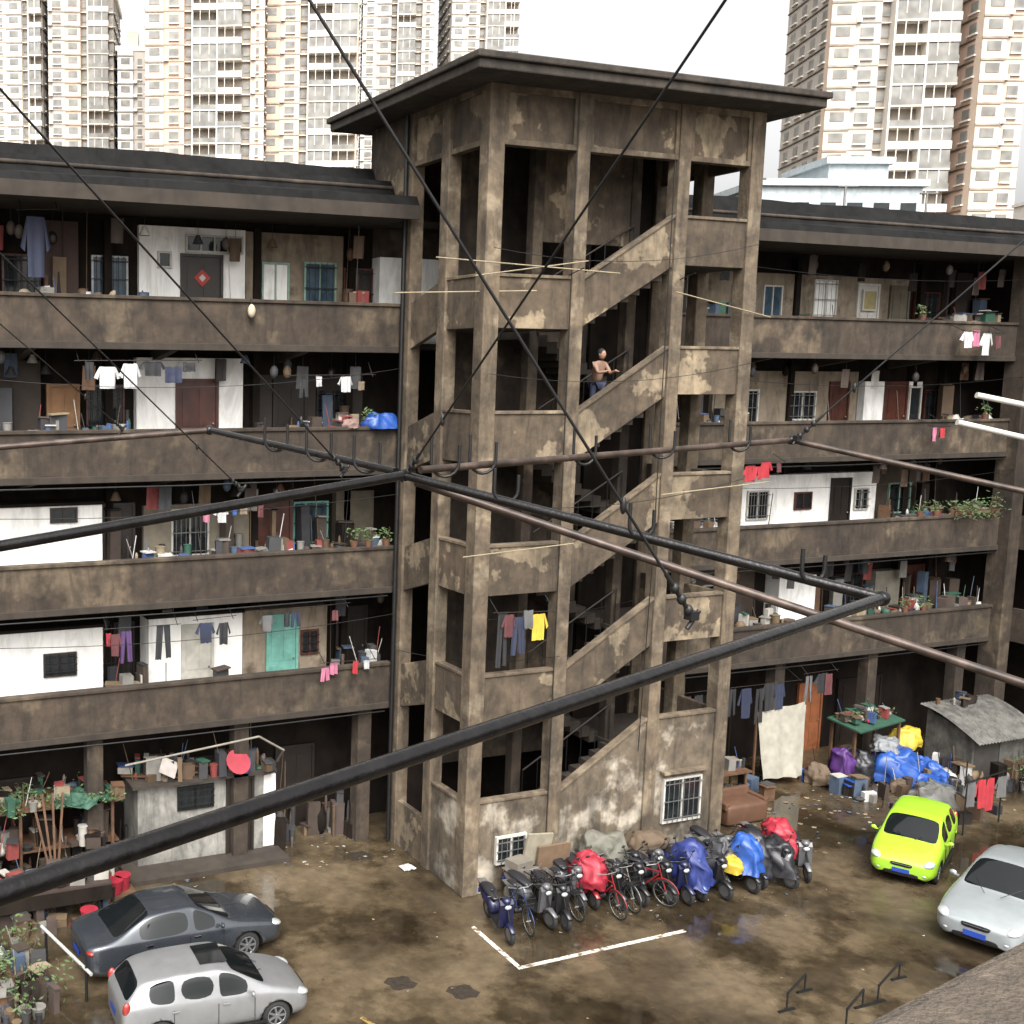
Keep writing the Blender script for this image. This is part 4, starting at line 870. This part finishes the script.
def scooter(pc):
    b=B()
    for x in (-.6,.62):
        b.torus((x,0,.24),.17,.055,RUBBER,20,8); b.cyl((x,-.035,.24),(x,.035,.24),.13,ALLOY,14)
    b.loft([(-1.0,0,.62,.04,.03),(-.9,0,.62,.1,.08),(-.6,0,.56,.15,.13),(-.3,0,.52,.15,.16),(-.12,0,.42,.12,.12)],pc,12,.8)
    b.loft([(-.85,0,.72,.08,.03),(-.7,0,.75,.13,.05),(-.4,0,.73,.14,.06),(-.15,0,.7,.1,.04),(-.08,0,.68,.05,.02)],KT,12,.8)
    b.loft([(-.2,0,.3,.13,.05),(.0,0,.27,.15,.04),(.3,0,.27,.15,.04),(.38,0,.33,.13,.07)],KT,10,.6)
    b.prism([(.36,.3),(.43,.32),(.54,.86),(.49,.95),(.45,.9)],-.15,.15,pc); b.loft([(.42,0,.95,.12,.04),(.52,0,.96,.1,.07),(.6,0,.93,.05,.04)],pc,12)
    b.sph((.58,0,.82),.04,.08,.05,LAMP,10,6); b.loft([(.42,0,.36,.05,.03),(.62,0,.46,.07,.04),(.84,0,.36,.05,.02)],pc,10)
    b.tube([(.46,0,.9),(.62,.05,.24)],.022,IRON,6); b.tube([(.36,-.3,1.0),(.46,-.1,1.0),(.46,.1,1.0),(.36,.3,1.0)],.016,IRON,6)
    for sy in (1,-1): b.cyl((.42,sy*.2,1.0),(.44,sy*.28,1.16),.006,IRON,5); b.sph((.44,sy*.29,1.18),.012,.05,.032,IRON,8,5); b.cyl((.36,sy*.28,1.0),(.34,sy*.36,1.0),.02,KT,7)
    b.cyl((-.55,.14,.26),(-.95,.16,.34),.045,STEEL,8); b.sph((-1.0,0,.66),.03,.08,.03,REDL,8,5); b.obox((-.98,0,.48),.02,.16,.1,BLUEP)
    b.box(-1.0,-.72,-.1,.1,.74,.755,STEEL); b.cyl((-.1,.05,.24),(-.05,.2,.02),.012,IRON,5)
    b.cyl((-.3,-.1,.3),(-.3,.1,.3),.1,IRON,10)
    return b
bic=[bicycle(cm(.02,.02,.025,.35)),bicycle(cm(.015,.04,.13,.35)),bicycle(cm(.3,.02,.02,.35),False),bicycle(cm(.2,.2,.19,.35))]
scs=[scooter(cm(.012,.014,.05,.3)),scooter(cm(.014,.014,.016,.3)),scooter(cm(.22,.015,.02,.3)),scooter(cm(.1,.1,.105,.3)),scooter(cm(.02,.05,.17,.3))]
bo=[x.obj('bicycle',None,(0,-60,0)) for x in bic]; so_=[x.obj('motor_scooter',None,(0,-60,0)) for x in scs]
used=set()
def place(kind,i,x,y,ang,cover=None,hh=.95,lean=.12,short=False):
    src=(bo if kind=='b' else so_)[i]; nm='bicycle' if kind=='b' else 'motor_scooter'
    rot=(lean*rnd.uniform(.6,1.3) if kind=='b' else .07,0,math.radians(ang+rnd.uniform(-6,6)))
    if (kind,i) in used: o=inst(src,nm,(x,y,0),rot=rot)
    else: used.add((kind,i)); o=src; o.location=(x,y,0); o.rotation_euler=rot
    if cover:
        a=math.radians(ang); L_=.85 if short else 1.5; c0=(x+math.cos(a)*(.36 if short else 0),y+math.sin(a)*(.36 if short else 0),.5 if short else .3)
        drape('rain_cover',c0,.7,L_,hh-(.4 if short else .2),cover,rz=a+math.pi/2,seed=int(x*10),fold=.16,ridge=not short)
place('s',0,14.0,-5.05,262); place('b',1,14.6,-4.95,258); place('s',3,15.1,-4.75,270); place('s',1,15.5,-4.95,265)
place('b',0,15.95,-4.75,262); place('s',3,16.4,-4.3,262); place('b',2,16.85,-5.0,268); place('s',1,17.15,-4.6,272); place('s',2,16.75,-4.35,262,RT,1.15,short=True)
place('b',3,17.4,-4.85,262); place('s',1,17.75,-4.6,275); place('b',2,18.1,-4.9,285); place('s',1,18.45,-4.75,262)
place('s',0,18.85,-4.9,268); place('s',4,19.3,-4.85,265,cm(.02,.035,.17,.55),1.15); place('s',1,19.8,-5.0,275); place('s',3,20.2,-4.7,262,cm(.05,.05,.055,.5),1.1,short=True)
place('s',1,20.65,-4.95,268,BT,1.2,short=True); place('s',0,21.1,-4.85,262,KT,1.15); place('s',1,21.55,-5.1,280,KT,1.05); place('s',2,22.15,-4.55,258,RT,1.2,short=True); place('s',3,22.7,-5.05,235)
place('s',3,18.7,-4.15,272); place('b',3,17.2,-4.1,272); place('s',1,19.6,-4.1,270); place('b',0,15.4,-4.2,265); place('s',3,20.9,-4.1,265); place('s',1,18.1,-4.1,268)
drape('yellow_rain_cover',(20.1,-5.45,.62),.5,.5,.3,YT,seed=77)
bb=B(); bb.obox((15.9,-3.75,1.05),.7,.06,.8,cm(.3,.27,.2),rx=.15,ry=.1); bb.obox((16.3,-3.8,.6),.9,.06,1.1,cm(.17,.11,.065),rx=.12); bb.obox((15.3,-3.9,.5),.5,.4,.9,cm(.17,.15,.12),rz=.2); bb.obj('cardboard_sheets')
drape('grey_tarpaulin_cover',(17.6,-3.95,.0),1.5,.8,1.3,cm(.15,.145,.115,.7),0,seed=61,fold=.2); drape('grey_tarpaulin_cover',(18.9,-3.95,.0),1.3,.7,1.15,BRT,0,seed=62,fold=.2)
